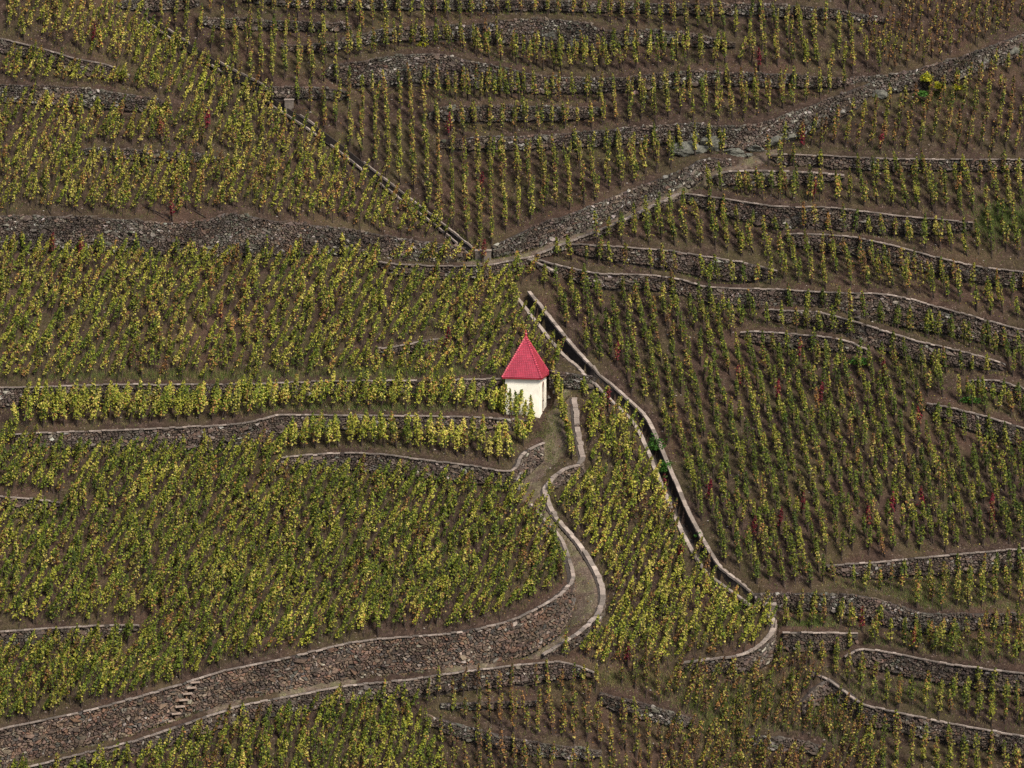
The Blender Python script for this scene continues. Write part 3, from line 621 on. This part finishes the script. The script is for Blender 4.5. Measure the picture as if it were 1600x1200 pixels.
# plots: name, polygon px, row direction px, spacing along/across px, lean in x, height, radius, leaves, mix, missing
ZONES = [
 ('weedy bottom right plot', [(1035,1040),(1200,1032),(1290,1050),(1345,1110),(1360,1260),(1035,1260)], (.25,-1), 18, 16, .30, 1.5, 0.19, 85, 'brown', 0.06),
 ('sparse bottom middle plot', [(640,1065),(935,1045),(1050,1045),(1060,1260),(700,1260),(655,1130)], (-.03,-1), 21, 19, .02, 1.55, 0.165, 80, 'brown', 0.08),
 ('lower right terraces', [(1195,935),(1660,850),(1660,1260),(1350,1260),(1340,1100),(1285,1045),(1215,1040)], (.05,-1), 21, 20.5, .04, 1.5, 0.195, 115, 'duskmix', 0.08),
 ('bottom left plot', [(-60,1240),(0,1217),(50,1207),(135,1184),(215,1167),(290,1140),(370,1114),(430,1102),(550,1080),(660,1068),(665,1130),(700,1260),(-60,1260)], (.35,-1), 16.5, 16, .28, 1.55, 0.19, 115, 'green', 0.03),
 ('wedge between path and drain', [(857,598),(930,592),(1000,660),(1050,790),(1110,900),(1215,965),(1205,1030),(1060,1040),(930,1050),(862,1022),(935,960),(938,905),(870,810),(850,770),(908,722)], (.45,-1), 16, 15, .32, 1.55, 0.175, 115, 'bright', 0.03),
 ('large lower left field', [(-60,670),(30,672),(430,700),(795,738),(850,800),(880,880),(880,905),(780,970),(540,1010),(-60,1160)], (.50,-1), 16, 15.5, .38, 1.6, 0.2, 122, 'green', 0.03),
 ('large middle left field', [(-60,375),(620,405),(820,400),(830,470),(935,585),(860,582),(780,592),(-60,608)], (.45,-1), 16, 15.5, .36, 1.55, 0.185, 122, 'mixed', 0.03),
 ('upper left field', [(-60,-60),(200,-60),(240,35),(480,200),(735,390),(620,372),(365,334),(-60,338)], (.40,-1), 15.5, 14.5, .28, 1.55, 0.17, 112, 'autumn', 0.04),
 ('thinning top right plot', [(1335,-60),(1700,-60),(1700,10),(1600,38),(1465,92),(1380,116),(1330,60)], (.35,-1), 15, 13, .16, 1.4, 0.12, 55, 'bare', 0.05),
 ('upper right terrace', [(1240,225),(1350,180),(1460,135),(1600,95),(1700,60),(1700,250),(1210,240)], (.18,-1), 20, 19, .12, 1.65, 0.16, 105, 'brown', 0.06),
 ('upper middle rows', [(240,-60),(1335,-60),(1380,118),(1360,128),(1160,197),(1142,250),(1060,270),(770,388),(738,392),(480,190),(245,30)], (-.05,-1), 17, 20, .0, 1.8, 0.145, 112, 'gold', 0.04),
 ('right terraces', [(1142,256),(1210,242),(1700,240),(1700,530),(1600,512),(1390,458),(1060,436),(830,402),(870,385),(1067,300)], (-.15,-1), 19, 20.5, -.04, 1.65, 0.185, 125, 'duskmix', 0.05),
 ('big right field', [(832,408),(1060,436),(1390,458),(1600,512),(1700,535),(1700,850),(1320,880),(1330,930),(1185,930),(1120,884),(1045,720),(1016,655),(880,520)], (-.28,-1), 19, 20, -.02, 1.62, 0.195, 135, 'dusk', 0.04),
]
REDS = [(380,470),(342,505),(268,392),(123,402),(80,398),(187,190),(322,205),(250,218),(145,72),(1153,605),(1279,634),(1247,562),(1379,596),(1213,628),(1436,672),(1105,786),(1392,806),
 (1441,798),(1546,808),(1252,800),(1175,842),(1215,828),(1354,826),(1548,824),(1345,1004),(1424,1016),(948,640),(962,570),(753,432),(695,546),(1038,778),(1060,884),(977,1040),(699,232),(749,302),(1252,232),(1271,318),(1185,108),(1374,246)]
# strips whose vines are built one by one: wall index (text), offsets of rows above its cap (m), px range, label text
def widx(s): return next(i for i, wl in enumerate(WALLS) if s in wl[2])
STRIPS = [
 ('ending under the hut', [.7, 1.55, 2.4], (25, 812), 'terrace left of the white hut', .26, 1.85, .27, 190, 'bright', 19),
 ('curling up round', [.75, 1.65], (438, 834), 'short terrace above the curling wall', .10, 1.8, .26, 190, 'bright', 18),
 ('long humped dark', [.8], (560, 1330), 'terrace above the long humped wall', .0, 1.9, .165, 150, 'gold', 20.5),
 ('standing free in the upper', [.7], (690, 940), 'row above the free-standing rubble wall', .0, 1.9, .165, 150, 'gold', 20.5),
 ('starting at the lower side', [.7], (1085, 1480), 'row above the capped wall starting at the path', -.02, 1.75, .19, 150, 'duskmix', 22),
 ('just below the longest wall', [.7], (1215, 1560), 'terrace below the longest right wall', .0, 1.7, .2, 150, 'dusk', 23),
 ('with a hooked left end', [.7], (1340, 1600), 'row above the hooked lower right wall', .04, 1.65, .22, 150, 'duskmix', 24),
]
def ordinal(n): return f"{n}{'th' if 10 <= n % 100 <= 20 else {1:'st',2:'nd',3:'rd'}.get(n % 10,'th')}"
taken = []; single_count = 0
fall = np.array([0, 1.0])
def reach(v): return R(0)
zD = zgrid(D)
def ok(x, y, b=.45): return (zblock(x, y) > np.where(zD(x, y) > 0, .30, b)) & (zpath(x, y) > .15)
def mk_axis(n, lean, g):
    ax = np.stack([lean + g.normal(0, .09, n), g.normal(.02, .07, n), np.ones(n)], 1); return ax / np.linalg.norm(ax, axis=1, keepdims=True)
for key, offs, (u0, u1), text, lean, H, Rr, K, mix, sp in STRIPS:
    p, h = wall_plan[widx(key)]; tg = np.gradient(p[:, :2], axis=0); tg /= np.linalg.norm(tg, axis=1, keepdims=True); nr = np.stack([tg[:, 1], -tg[:, 0]], 1)
    pr = proj(p)
    for k, of in enumerate(offs):
        us = np.arange(u0 + (k % 2) * sp * .5, u1, sp) ; us = us + rng.normal(0, 1.6, len(us)); cnt = 0
        keep = []
        for u in us:
            order = np.argsort(pr[:, 0]); x = np.interp(u, pr[order, 0], p[order, 0]); y = np.interp(u, pr[order, 0], p[order, 1])
            yy = y + of + rng.normal(0, .06)
            if not ok(np.array([x]), np.array([yy]), .36)[0]: continue
            if np.interp(u, pr[order, 0], h[order]) < .2 and k == 0 and 'hooked' in key: continue
            keep.append((x, yy))
        rn = ['front', 'second', 'third'][k] + ' row' if len(offs) > 1 else ''
        for c_, (x, y) in enumerate(keep):
            z = zter(x, y); g = np.random.default_rng(5000 + single_count); ax = mk_axis(1, lean * g.uniform(.3, 1.2), g)[0]
            lb = f"vine {ordinal(c_ + 1)} from left, {rn + ', ' if rn else ''}{text}"
            one_vine(np.array([x, y, z]), H * 1.08 * g.uniform(.82, 1.12), Rr * g.uniform(.8, 1.15), ax, np.array([g.normal(.12, .1) - lean * .3, -.28]), K, mix if g.random() > .06 else 'autumn', 9000 + single_count, lb, 'vines of the ' + text.split(',')[0])
            taken.append((x, y)); single_count += 1
for i, u in enumerate((788, 797, 807, 818, 829, 838)):
    p, h = wall_plan[widx('ending under the hut')]; pr = proj(p); x = np.interp(u, pr[:, 0], p[:, 0]); y = np.interp(u, pr[:, 0], p[:, 1]) + .22; zt_ = np.interp(u, pr[:, 0], p[:, 2] + h / 2)
    g = np.random.default_rng(60 + i); one_vine(np.array([x, y, zt_ - .05]), (2.1, 2.0, 1.9, 1.35, 1.75, .9)[i], .2, mk_axis(1, .05, g)[0], np.array([.1, .1]), 150, 'mixed', 13000 + i, f'vine hugging the front wall of the white hut, {ordinal(i + 1)} from left', 'vines in front of the hut')
    taken.append((x, y)); single_count += 1
for i, q in enumerate(unproj([(865,606),(869,622),(873,638),(878,654),(883,670),(887,686),(890,702),(892,716)], zf=zter)):
    g = np.random.default_rng(80 + i); one_vine(np.array([q[0], q[1], zter(q[0], q[1])]), 1.75 * g.uniform(.9, 1.1), .2, mk_axis(1, .02, g)[0], np.array([.1, -.2]), 160, 'bright', 14000 + i, f'vine {ordinal(i + 1)} from top in the single row beside the S-shaped path wall', 'vines beside the S-shaped path wall')
    taken.append((q[0], q[1])); single_count += 1
# crimson vines
zone_of = lambda u, v: next((z[0] for z in ZONES if inpoly(np.array([[u, v]]), z[1])[0]), 'slope')
rp = unproj(REDS, zf=zter); byz = {}
for (u, v), q in sorted(zip(REDS, rp), key=lambda t: t[0][0]):
    byz.setdefault(zone_of(u, v), []).append(q)
for zn, qs in byz.items():
    for i, q in enumerate(qs):
        x, y = q[:2]; z = zter(x, y)
        if zblock(np.array([x]), np.array([y]))[0] < .3: y += .4; z = zter(x, y)
        g = np.random.default_rng(700 + i); ax = mk_axis(1, .1, g)[0]
        lb = f"crimson-leaved vine, {ordinal(i + 1)} red one from left in the {zn}" if len(qs) > 1 else f"the one crimson-leaved vine in the {zn}"
        one_vine(np.array([x, y, float(z)]), 1.55, .17, ax, np.array([.1, -.25]), 120, 'red', 12000 + single_count, lb, 'crimson-leaved vines'); taken.append((x, y)); single_count += 1
print('single vines', single_count)
# all other vines
taken = np.array(taken); allv = []
claimed = None
for zi, (zn, poly, rd, da, db_, lean, H, Rr, K, mix, miss) in enumerate(ZONES):
    P = np.asarray(poly, float); c = P.mean(0); g = np.random.default_rng(100 + zi)
    o, r_, q_ = unproj([c, c + np.array(rd) / np.hypot(*rd) * 60, c + np.array([60, 0])])[:, :2]
    rv = (r_ - o) * da / 60 / 1.0; cv = (q_ - o) * db_ / 60
    I, J = np.meshgrid(np.arange(-70, 71), np.arange(-90, 91)); xy = o + I.ravel()[:, None] * rv + J.ravel()[:, None] * cv + (J.ravel() % 2)[:, None] * rv * .5
    xy = xy + g.normal(0, .042, xy.shape); k = (np.abs(xy[:, 0]) < 37) & (xy[:, 1] > -33) & (xy[:, 1] < 32); xy = xy[k]
    z = zter(xy[:, 0], xy[:, 1]); uv = proj(np.column_stack([xy, z]))
    k = inpoly(uv, poly) & (uv[:, 1] > -30) & (uv[:, 1] < 1250) & (g.random(len(xy)) > miss) & ok(xy[:, 0], xy[:, 1]); xy, z, uv = xy[k], z[k], uv[k]
    for zj in range(zi): 
        k = ~inpoly(uv, ZONES[zj][1]); xy, z, uv = xy[k], z[k], uv[k]
    dmin = np.min(np.hypot(xy[:, 0, None] - taken[None, :, 0], xy[:, 1, None] - taken[None, :, 1]), 1); k = dmin > .55; xy, z = xy[k], z[k]; n = len(xy)
    # strips are already planted
    vig = 1 + .16 * np.sin(xy[:, 0] * .55 + 1.7 * np.sin(xy[:, 1] * .37)) * np.cos(xy[:, 1] * .61 + xy[:, 0] * .21) - (g.random(n) < .06) * .35
    if lean > .2:
        lf = np.where(g.random(n) < .72, g.normal(lean * 1.55, .10, n), g.normal(.12, .10, n))
    else:
        lf = g.normal(lean, .08, n)
    axs = np.stack([lf, g.normal(.02, .06, n), np.ones(n)], 1); axs /= np.linalg.norm(axs, axis=1, keepdims=True)
    sprd = np.stack([g.normal(.30, .15, n) * (1 if lean > .2 else .3), -.30 + g.normal(0, .1, n)], 1)
    if lean < .1: sprd[:, 0] = g.normal(0, .07, n)
    patch = np.sin(xy[:, 0] * .33 + 1.3 * np.sin(xy[:, 1] * .29 + zi)) * np.cos(xy[:, 1] * .41 + .6 * xy[:, 0] * .2)
    pb = .06 + np.where(patch > .35, .3 if mix in ('autumn', 'gold', 'duskmix') else .14, 0)
    mixes = np.where(g.random(n) < pb, 'brown', mix)
    mixes = np.where((g.random(n) < .07 + .25 * (patch < -.45)), 'bright' if mix in ('mixed', 'green', 'bright', 'autumn') else mix, mixes)
    res = vines(np.column_stack([xy, z]), H * 1.1 * (.5 + .5 * vig) * g.uniform(.72, 1.13, n), Rr * (.84 if lean > .2 else .98) * vig * g.uniform(.75, 1.3, n), axs, sprd, K, list(mixes), 300 + zi)
    allv.append(res); print(zn, n)
mb = MB()
for r_ in allv:
    Q, c = r_['leaf']; mb.add(Q.reshape(-1, 3), np.arange(len(Q) * 4).reshape(-1, 4), c, 0)
    for key, mi in (('stake1', 1), ('stake2', 1), ('trunk', 2)):
        d = r_[key]; mb.add(d.reshape(-1, 3), (PF[None] + (np.arange(len(d)) * 8)[:, None, None]).reshape(-1, 4), (.05, .04, .03), mi)
o = obj('vineyard_rows', mb.me('vineyard_rows'), mats=[M['leaf'], M['stake'], M['bark']])
tag(o, 'staked green and yellow vines covering the whole slope in rows', 'vines', kind='stuff')

# ------------------------------------------------------------------ rocks
def rock_mesh(name, sx, sy, sz, seed, col, cuts=4):
    import bmesh
    bm = bmesh.new(); bmesh.ops.create_icosphere(bm, subdivisions=cuts, radius=1.0); g = np.random.default_rng(seed)
    ph = g.uniform(0, 6, (6, 3)); fr = g.uniform(.8, 3.2, (6, 3)); pl = g.normal(0, 1, (18, 3)); pl /= np.linalg.norm(pl, axis=1, keepdims=True); of = g.uniform(.45, .85, 18)
    for v in bm.verts:
        p = np.array(v.co); r = 1 + .12 * sum(math.sin(float(fr[i] @ p + ph[i, 0])) for i in range(6)) / 2
        p = p * r
        for n_, d_ in zip(pl, of):
            e_ = p @ n_ - d_
            if e_ > 0: p = p - n_ * e_ * .96
        from mathutils import noise as mn
        p = p * (1 + .22 * mn.noise(Vector(p * 2.2 + seed)) + .12 * mn.noise(Vector(p * 6.0 + seed)) + .05 * mn.noise(Vector(p * 15.0)))
        v.co = Vector((p[0] * sx, p[1] * sy, p[2] * sz))
    me = bpy.data.meshes.new(name); bm.to_mesh(me); bm.free()
    a = me.attributes.new('Col', 'FLOAT_COLOR', 'FACE'); c = np.ones((len(me.polygons), 4), np.float32); c[:, :3] = np.array(col) * g.uniform(.85, 1.15, (len(me.polygons), 1)); a.data.foreach_set('color', c.ravel())
    return me
ROCKS = [
 ((1072,238),1.9,.9,.75,'lichen', 'long grey-green rock slab at the left of the big outcrop'), ((1112,232),1.7,.8,.95,'lichen','largest grey-green outcrop slab under the bending wall'),
 ((1146,241),1.2,.7,.5,'lichen','grey-green slab at the foot of the big outcrop, middle'), ((1085,212),.5,.4,.6,'lichen','upright rock at the top of the big outcrop'),
 ((1182,236),.8,.5,.5,'lichen','rounded rock right of the gap in the outcrop'), ((1205,226),1.5,.7,.65,'lichen','broad pale rock at the right of the big outcrop'), ((1238,214),1.0,.5,.45,'lichen','small rock at the right tip of the outcrop'),
 ((1170,243),.35,.3,.25,'lichen','small stone below the outcrop by the path'), ((1312,176),.75,.4,.4,'pale','pale rock beside the path below the rising wall'), ((1375,150),.8,.5,.55,'lichen','rock under the gap below the earth path'),
 ((1455,112),.9,.5,.6,'dark','dark rock above the yellow bushes'), ((1490,104),1.0,.5,.7,'dark','dark domed rock at the wall under the earth path'), ((1535,98),.9,.5,.5,'lichen','grey rock in the wall at the upper right'), ((1580,80),.9,.5,.5,'lichen','rock at the right end of the upper right wall'),
 ((830,66),.8,.4,.9,'lichen','tall rock face in the second wall from the top'), ((865,66),.9,.4,1.0,'lichen','tallest rock face in the second wall from the top'), ((900,68),.7,.4,.9,'lichen','right-hand rock face in the second wall from the top'), ((935,70),.4,.3,.4,'pale','pale leaning stone at the end of the rock faces'), ((852,73),.3,.25,.2,'pale','small pale stone below the tall rock faces'),
 ((640,122),.8,.4,.7,'dark','dark brown rock in the humped wall, left'), ((690,126),.9,.4,.8,'lichen','grey rock in the humped wall, middle'), ((730,130),.6,.35,.5,'lichen','grey rock in the humped wall, right'), ((785,140),.35,.3,.25,'pale','pale boulder at the foot of the humped wall'), ((522,112),.5,.35,.5,'pale','grey rock at the left end of the humped wall'),
 ((994,146),.24,.22,.26,'pink','small pink boulder standing among the upper rows'), ((1008,154),.5,.35,.22,'lichen','flat grey rock beside the pink boulder'), ((1055,138),.4,.3,.2,'lichen','flat rock right of the pink boulder'),
 ((807,762),.28,.25,.45,'pale','pale grey boulder at the path corner below the hut'), ((867,612),.22,.2,.22,'pale','round stone behind the hut by the rough wall'), ((858,622),.2,.2,.2,'pale','small stone next to the right hut wall'),
 ((1000,1112),.6,.35,.4,'lichen','grey-green rock in the broken rubble wall at the bottom'), ((1050,1128),.45,.3,.35,'lichen','mossy rock at the right of the broken wall'), ((1375,488),.6,.25,.5,'lichen','grey rock in the longest right wall'), ((1340,498),.35,.3,.22,'dark','dark stone at the foot of the longest right wall'),
 ((1145,338),.25,.2,.2,'pale','pale stone at the foot of the wall by the path'), ((735,400),.2,.2,.2,'dark','dark stone where the upper drain ends'), ((380,372),.9,.35,.8,'pale','pale rocky bulge in the long tall grey wall'), ((1270,1100),.5,.4,.35,'lichen','rock in the weedy bottom right plot'),
]
RC = {'lichen': (.092, .092, .078), 'pale': (.15, .14, .128), 'dark': (.06, .05, .044), 'pink': (.30, .20, .175)}
rp = unproj([r_[0] for r_ in ROCKS], zf=zter)
for i, ((u, v), sx, sy, sz, kc, lb) in enumerate(ROCKS):
    o = obj('rock', rock_mesh('rock', sx, sy, sz, 40 + i, RC[kc], 4 if sx > .55 else 3), mats=[M['rock']]); o.location = (rp[i, 0], rp[i, 1], rp[i, 2] + sz * .15); o.rotation_euler = (random.uniform(-.3, .3), random.uniform(-.3, .3), random.uniform(0, 6))
    o.rotation_euler[2] = random.uniform(-.35, .35); tag(o, lb, 'rock')
# concrete outlet boxes
for (u, v), (bx_, by_, bz_), lb in (((1202, 962), (.42, .4, .75), 'pale concrete outlet box at the foot of the main drain'), ((755, 404), (.55, .3, .55), 'concrete basin front where the upper drain meets the path'), ((452, 167), (.32, .3, .5), 'small concrete box beside the upper drain')):
    q = unproj([(u, v)], zf=zter)[0]; root = thing('outlet_box', q, lb, 'concrete box')
    b_ = MB(); b_.add(box8(-bx_, bx_, -by_, by_, -.6, bz_), BOXF); obj('body', b_.me('body'), root, [M['concrete']])
    b_ = MB(); b_.add(box8(-bx_ - .04, bx_ + .04, -by_ - .04, by_ + .04, bz_, bz_ + .07), BOXF, (.24, .2, .175)); obj('lid', b_.me('lid'), root, [M['coping']])
# stakes lying on the soil above the long tall wall
FS = [((62,310),(80,334)),((100,312),(128,333)),((125,305),(148,328)),((222,318),(262,344)),((228,322),(270,343)),((300,326),(322,340)),((598,348),(640,364))]
for i, (p0, p1) in enumerate(FS):
    A, B = unproj([p0, p1], .12, zter); d = B - A; L_ = np.linalg.norm(d)
    b_ = MB(); sd_ = np.cross(d / L_, [0, 0, 1]); sd_ /= np.linalg.norm(sd_); u_ = np.cross(sd_, d / L_); Vv = []
    for P_ in (A, B):
        for t in np.linspace(0, 2 * math.pi, 6, endpoint=False): Vv.append(P_ - A + sd_ * .03 * math.cos(t) + u_ * .03 * math.sin(t))
    b_.add(Vv, [[j, (j + 1) % 6, 6 + (j + 1) % 6, 6 + j] for j in range(6)]); o = obj('fallen_stake', b_.me('fallen_stake'), mats=[M['stake']]); o.location = A
    tag(o, f'dark wooden stake lying on the soil, {ordinal(i + 1)} from left above the long tall wall', 'stake', 'stakes lying above the long tall wall')

# ------------------------------------------------------------------ shrubs
SHR = [((1026,712),.75,.95,'lush','bright green bush growing in the main drain, upper'), ((1040,745),.5,.7,'lush','smaller green bush growing in the main drain, lower'), ((1447,128),.5,.55,'yellow','bright yellow bush under the earth path, left'), ((1466,140),.5,.4,'yellow','low yellow-green bush between the two yellow bushes'),
       ((1495,142),.35,.35,'yellow','small yellow bush at the right of the group'), ((1440,152),.7,.35,'lush','low green bush below the yellow bushes'), ((1095,836),.4,.3,'lush','small green tuft beside the main drain near the wall foot'), ((1345,568),.9,.4,'lush','low green shrub under the short low wall on the right'),
       ((1515,628),.8,.35,'lush','low green shrub above the close pair of walls'), ((1240,955),.6,.5,'dusk','dark shrub right of the outlet box'), ((660,72),.4,.25,'yellow','low yellow shrub in the upper middle terrace'), ((1500,98),.8,.35,'dusk','dark twiggy bush on the domed rock')]
sp_ = unproj([s_[0] for s_ in SHR], zf=zter)
SC = {'lush': [(.05,.14,.02),(.08,.20,.03),(.035,.09,.015)], 'yellow': [(.5,.46,.03),(.38,.38,.03),(.2,.24,.03)], 'dusk': [(.06,.055,.04),(.08,.08,.04),(.10,.07,.05)]}
for i, ((u, v), r_, hgt, kc, lb) in enumerate(SHR):
    g = np.random.default_rng(900 + i); q = sp_[i]; m = 420; d = g.normal(0, 1, (m, 3)); d /= np.linalg.norm(d, axis=1, keepdims=True); rr = g.random(m) ** .4
    lob = 1 + .3 * np.sin(d[:, 0] * 5 + i) * np.cos(d[:, 2] * 4 + i); c = d * (rr * lob)[:, None] * np.array([r_, r_ * .8, hgt]); c[:, 2] = np.abs(c[:, 2]) * 1.1
    nrm = d + g.normal(0, .6, (m, 3)); nrm /= np.linalg.norm(nrm, axis=1, keepdims=True); t = np.cross(nrm, g.normal(0, 1, (m, 3))); t /= np.linalg.norm(t, axis=1, keepdims=True); b = np.cross(nrm, t); sz = g.uniform(.04, .08, m)[:, None]
    Q = np.stack([c - t * sz, c - b * sz, c + t * sz, c + b * sz], 1); pal = np.array(SC[kc]); cc = pal[g.integers(0, 3, m)] * g.uniform(.8, 1.25, (m, 1))
    if 'main drain' in lb: q = np.array([q[0], q[1], zbase(q[0], q[1]) - .35])
    if 'yellow bush' in lb: q = q + np.array([0, -.7, .15])
    root = thing('shrub', q, lb, 'shrub'); o = obj('foliage', mesh('foliage', Q.reshape(-1, 3), np.arange(m * 4).reshape(-1, 4), cc), root, [M['leaf']]); o['kind'] = 'stuff'
    b_ = MB()
    for k in range(5):
        an = g.uniform(0, 6); tip = np.array([math.cos(an) * r_ * .6, math.sin(an) * r_ * .5, hgt * .8]); A = np.array([0, 0, -.1]); o4 = np.array([(1, 0, 0), (0, 1, 0), (-1, 0, 0), (0, -1, 0)])
        b_.add(np.vstack([A + o4 * .025, tip + o4 * .008]), PF)
    obj('stem', b_.me('stem'), root, [M['bark']])

# ------------------------------------------------------------------ grass, weeds, fallen leaves, loose stones
def scatter(n, seed):
    g = np.random.default_rng(seed); return np.column_stack([g.uniform(-37, 37, n), g.uniform(-32, 31, n)]), g
def grass(xy, g, blades, hgt, wid, pal, spread=.14):
    n = len(xy); vi = np.repeat(np.arange(n), blades); m = len(vi); b = xy[vi] + g.normal(0, spread, (m, 2)); z = zter(b[:, 0], b[:, 1]) - .02
    hh = hgt * g.uniform(.4, 1.3, m) * np.repeat(g.uniform(.6, 1.3, n), blades); an = g.uniform(0, 6.28, m); ln = g.normal(0, .35, (m, 2)) * hh[:, None]
    A = np.column_stack([b, z]); T = A + np.column_stack([ln, hh]); d = np.column_stack([np.cos(an), np.sin(an), np.zeros(m)]) * wid
    c = np.asarray(pal)[g.integers(0, len(pal), n)][vi] * g.uniform(.75, 1.3, (m, 1)); return np.stack([A - d, A + d, T], 1), c
G1 = [(.19,.16,.07),(.14,.15,.05),(.24,.19,.09),(.09,.12,.03)]; G2 = [(.08,.14,.03),(.11,.16,.035),(.14,.16,.05)]
parts = []
xy, g = scatter(42000, 1); bl = zblock(xy[:, 0], xy[:, 1]); nzf = np.sin(xy[:, 0] * .7 + 2 * np.sin(xy[:, 1] * .5)) * np.cos(xy[:, 1] * .9 + 1.5 * np.sin(xy[:, 0] * .43))
k = (bl > .33) & (CH[((xy[:, 1] - fy[0]) / DX).astype(int), ((xy[:, 0] - fx[0]) / DX).astype(int)] > .5) & (zpath(xy[:, 0], xy[:, 1]) > .02) & ((nzf > .18) | ((bl < .9) & (g.random(len(xy)) < .7)))
parts.append(grass(xy[k], g, 8, .24, .014, G1))
xy, g = scatter(60000, 2); k = (zpath(xy[:, 0], xy[:, 1]) < .2) & (zblock(xy[:, 0], xy[:, 1]) > .3) & (g.random(len(xy)) < .8); parts.append(grass(xy[k], g, 7, .07, .012, G1[:2] + G2))
for (u, v), ru, rv_, n, hg, pal in (((740,404),38,9,260,.16,G2), ((1570,345),60,26,700,.3,G2), ((1480,150),60,20,350,.25,G2+G1), ((1420,945),70,25,350,.28,G1+G2), ((1350,1015),40,12,160,.25,G2), ((1120,1110),110,50,1500,.32,G1+G2), ((1290,1110),70,60,1000,.32,G1+G2), ((1000,1060),70,12,300,.25,G1), ((1480,950),120,30,500,.28,G1+G2), ((1430,1080),130,30,400,.26,G1+G2), ((860,700),25,45,260,.14,G1+G2), ((1270,975),50,12,220,.25,G2),
     ((300,590),260,10,1100,.34,G1+G2), ((640,583),140,10,700,.34,G1+G2), ((560,640),200,9,700,.3,G1+G2), ((640,715),120,8,120,.25,G1), ((1450,915),150,20,400,.25,G1+G2), ((1480,1010),130,25,420,.28,G1+G2), ((720,382),30,12,160,.25,G1), ((1230,432),120,10,160,.2,G1+G2), ((1300,505),120,14,200,.25,G1+G2), ((1400,300),150,14,120,.2,G1), ((860,660),14,40,160,.15,G1+G2)):
    g = np.random.default_rng(int(u + v)); px = np.column_stack([g.normal(u, ru * .55, n), g.normal(v, rv_ * .55, n)]); p = unproj(px, zf=zter)[:, :2]; k = (zblock(p[:, 0], p[:, 1]) > .36); parts.append(grass(p[k], g, 8, hg, .013, pal))
xy, g = scatter(22000, 8); uvw = proj(np.column_stack([xy, zter(xy[:, 0], xy[:, 1])])); lf_ = uvw[:, 0] < 880
k = ok(xy[:, 0], xy[:, 1], .36) & (lf_ | (g.random(len(xy)) < .4)); parts.append(grass(xy[k], g, 4, .13, .032, [(.085,.10,.028),(.11,.105,.04),(.06,.075,.022),(.13,.10,.045)], .12))
Tq = np.vstack([p_[0] for p_ in parts]); Tc = np.vstack([p_[1] for p_ in parts]); print('grass blades', len(Tq))
tag(obj('grass', mesh('grass', Tq.reshape(-1, 3), np.arange(len(Tq) * 3).reshape(-1, 3), Tc), mats=[M['grass']]), 'dry and green grass tufts along walls, paths and rows', 'grass', kind='stuff')
xy, g = scatter(26000, 3); k = (zblock(xy[:, 0], xy[:, 1]) > .33); xy = xy[k]; m = len(xy); c = np.column_stack([xy, zter(xy[:, 0], xy[:, 1]) + .03]); an = g.uniform(0, 6.28, m); s_ = g.uniform(.03, .06, m)[:, None]
t = np.column_stack([np.cos(an), np.sin(an), g.normal(0, .3, m)]) * s_; b = np.column_stack([-np.sin(an), np.cos(an), g.normal(.5, .3, m)]) * s_
tag(obj('fallen_leaves', mesh('fallen_leaves', np.stack([c - t, c - b, c + t, c + b], 1).reshape(-1, 3), np.arange(m * 4).reshape(-1, 4), PAL[g.choice([2, 3, 4, 5], m, p=[.2, .25, .25, .3])] * g.uniform(.6, 1.1, (m, 1))), mats=[M['leaf']]), 'fallen vine leaves strewn over the soil', 'leaves', kind='stuff')
xy, g = scatter(13000, 4); k = (zblock(xy[:, 0], xy[:, 1]) > .33); xy = xy[k]; m = len(xy); c = np.column_stack([xy, zter(xy[:, 0], xy[:, 1]) + .01]); sz = (.025 + .07 * g.random(m) ** 5)[:, None, None]
oc = np.array([(1, 0, 0), (0, 1, 0), (-1, 0, 0), (0, -1, 0), (0, 0, .8)]); Vp = c[:, None] + oc[None] * sz * g.uniform(.7, 1.3, (m, 5, 3)); Fp = np.array([[0, 1, 4], [1, 2, 4], [2, 3, 4], [3, 0, 4]])
cp = np.array([(.11, .085, .07), (.17, .135, .115), (.24, .21, .19), (.08, .065, .055)])[g.integers(0, 4, m)] * g.uniform(.8, 1.2, (m, 1))
tag(obj('loose_stones', mesh('loose_stones', Vp.reshape(-1, 3), (Fp[None] + (np.arange(m) * 5)[:, None, None]).reshape(-1, 3), np.repeat(cp, 4, 0)), mats=[M['stone']]), 'small loose stones scattered over the dark soil', 'stones', kind='stuff')
print('triangles', sum(len(o.data.loops) - 2 * len(o.data.polygons) for o in scene.objects if o.type == 'MESH'))
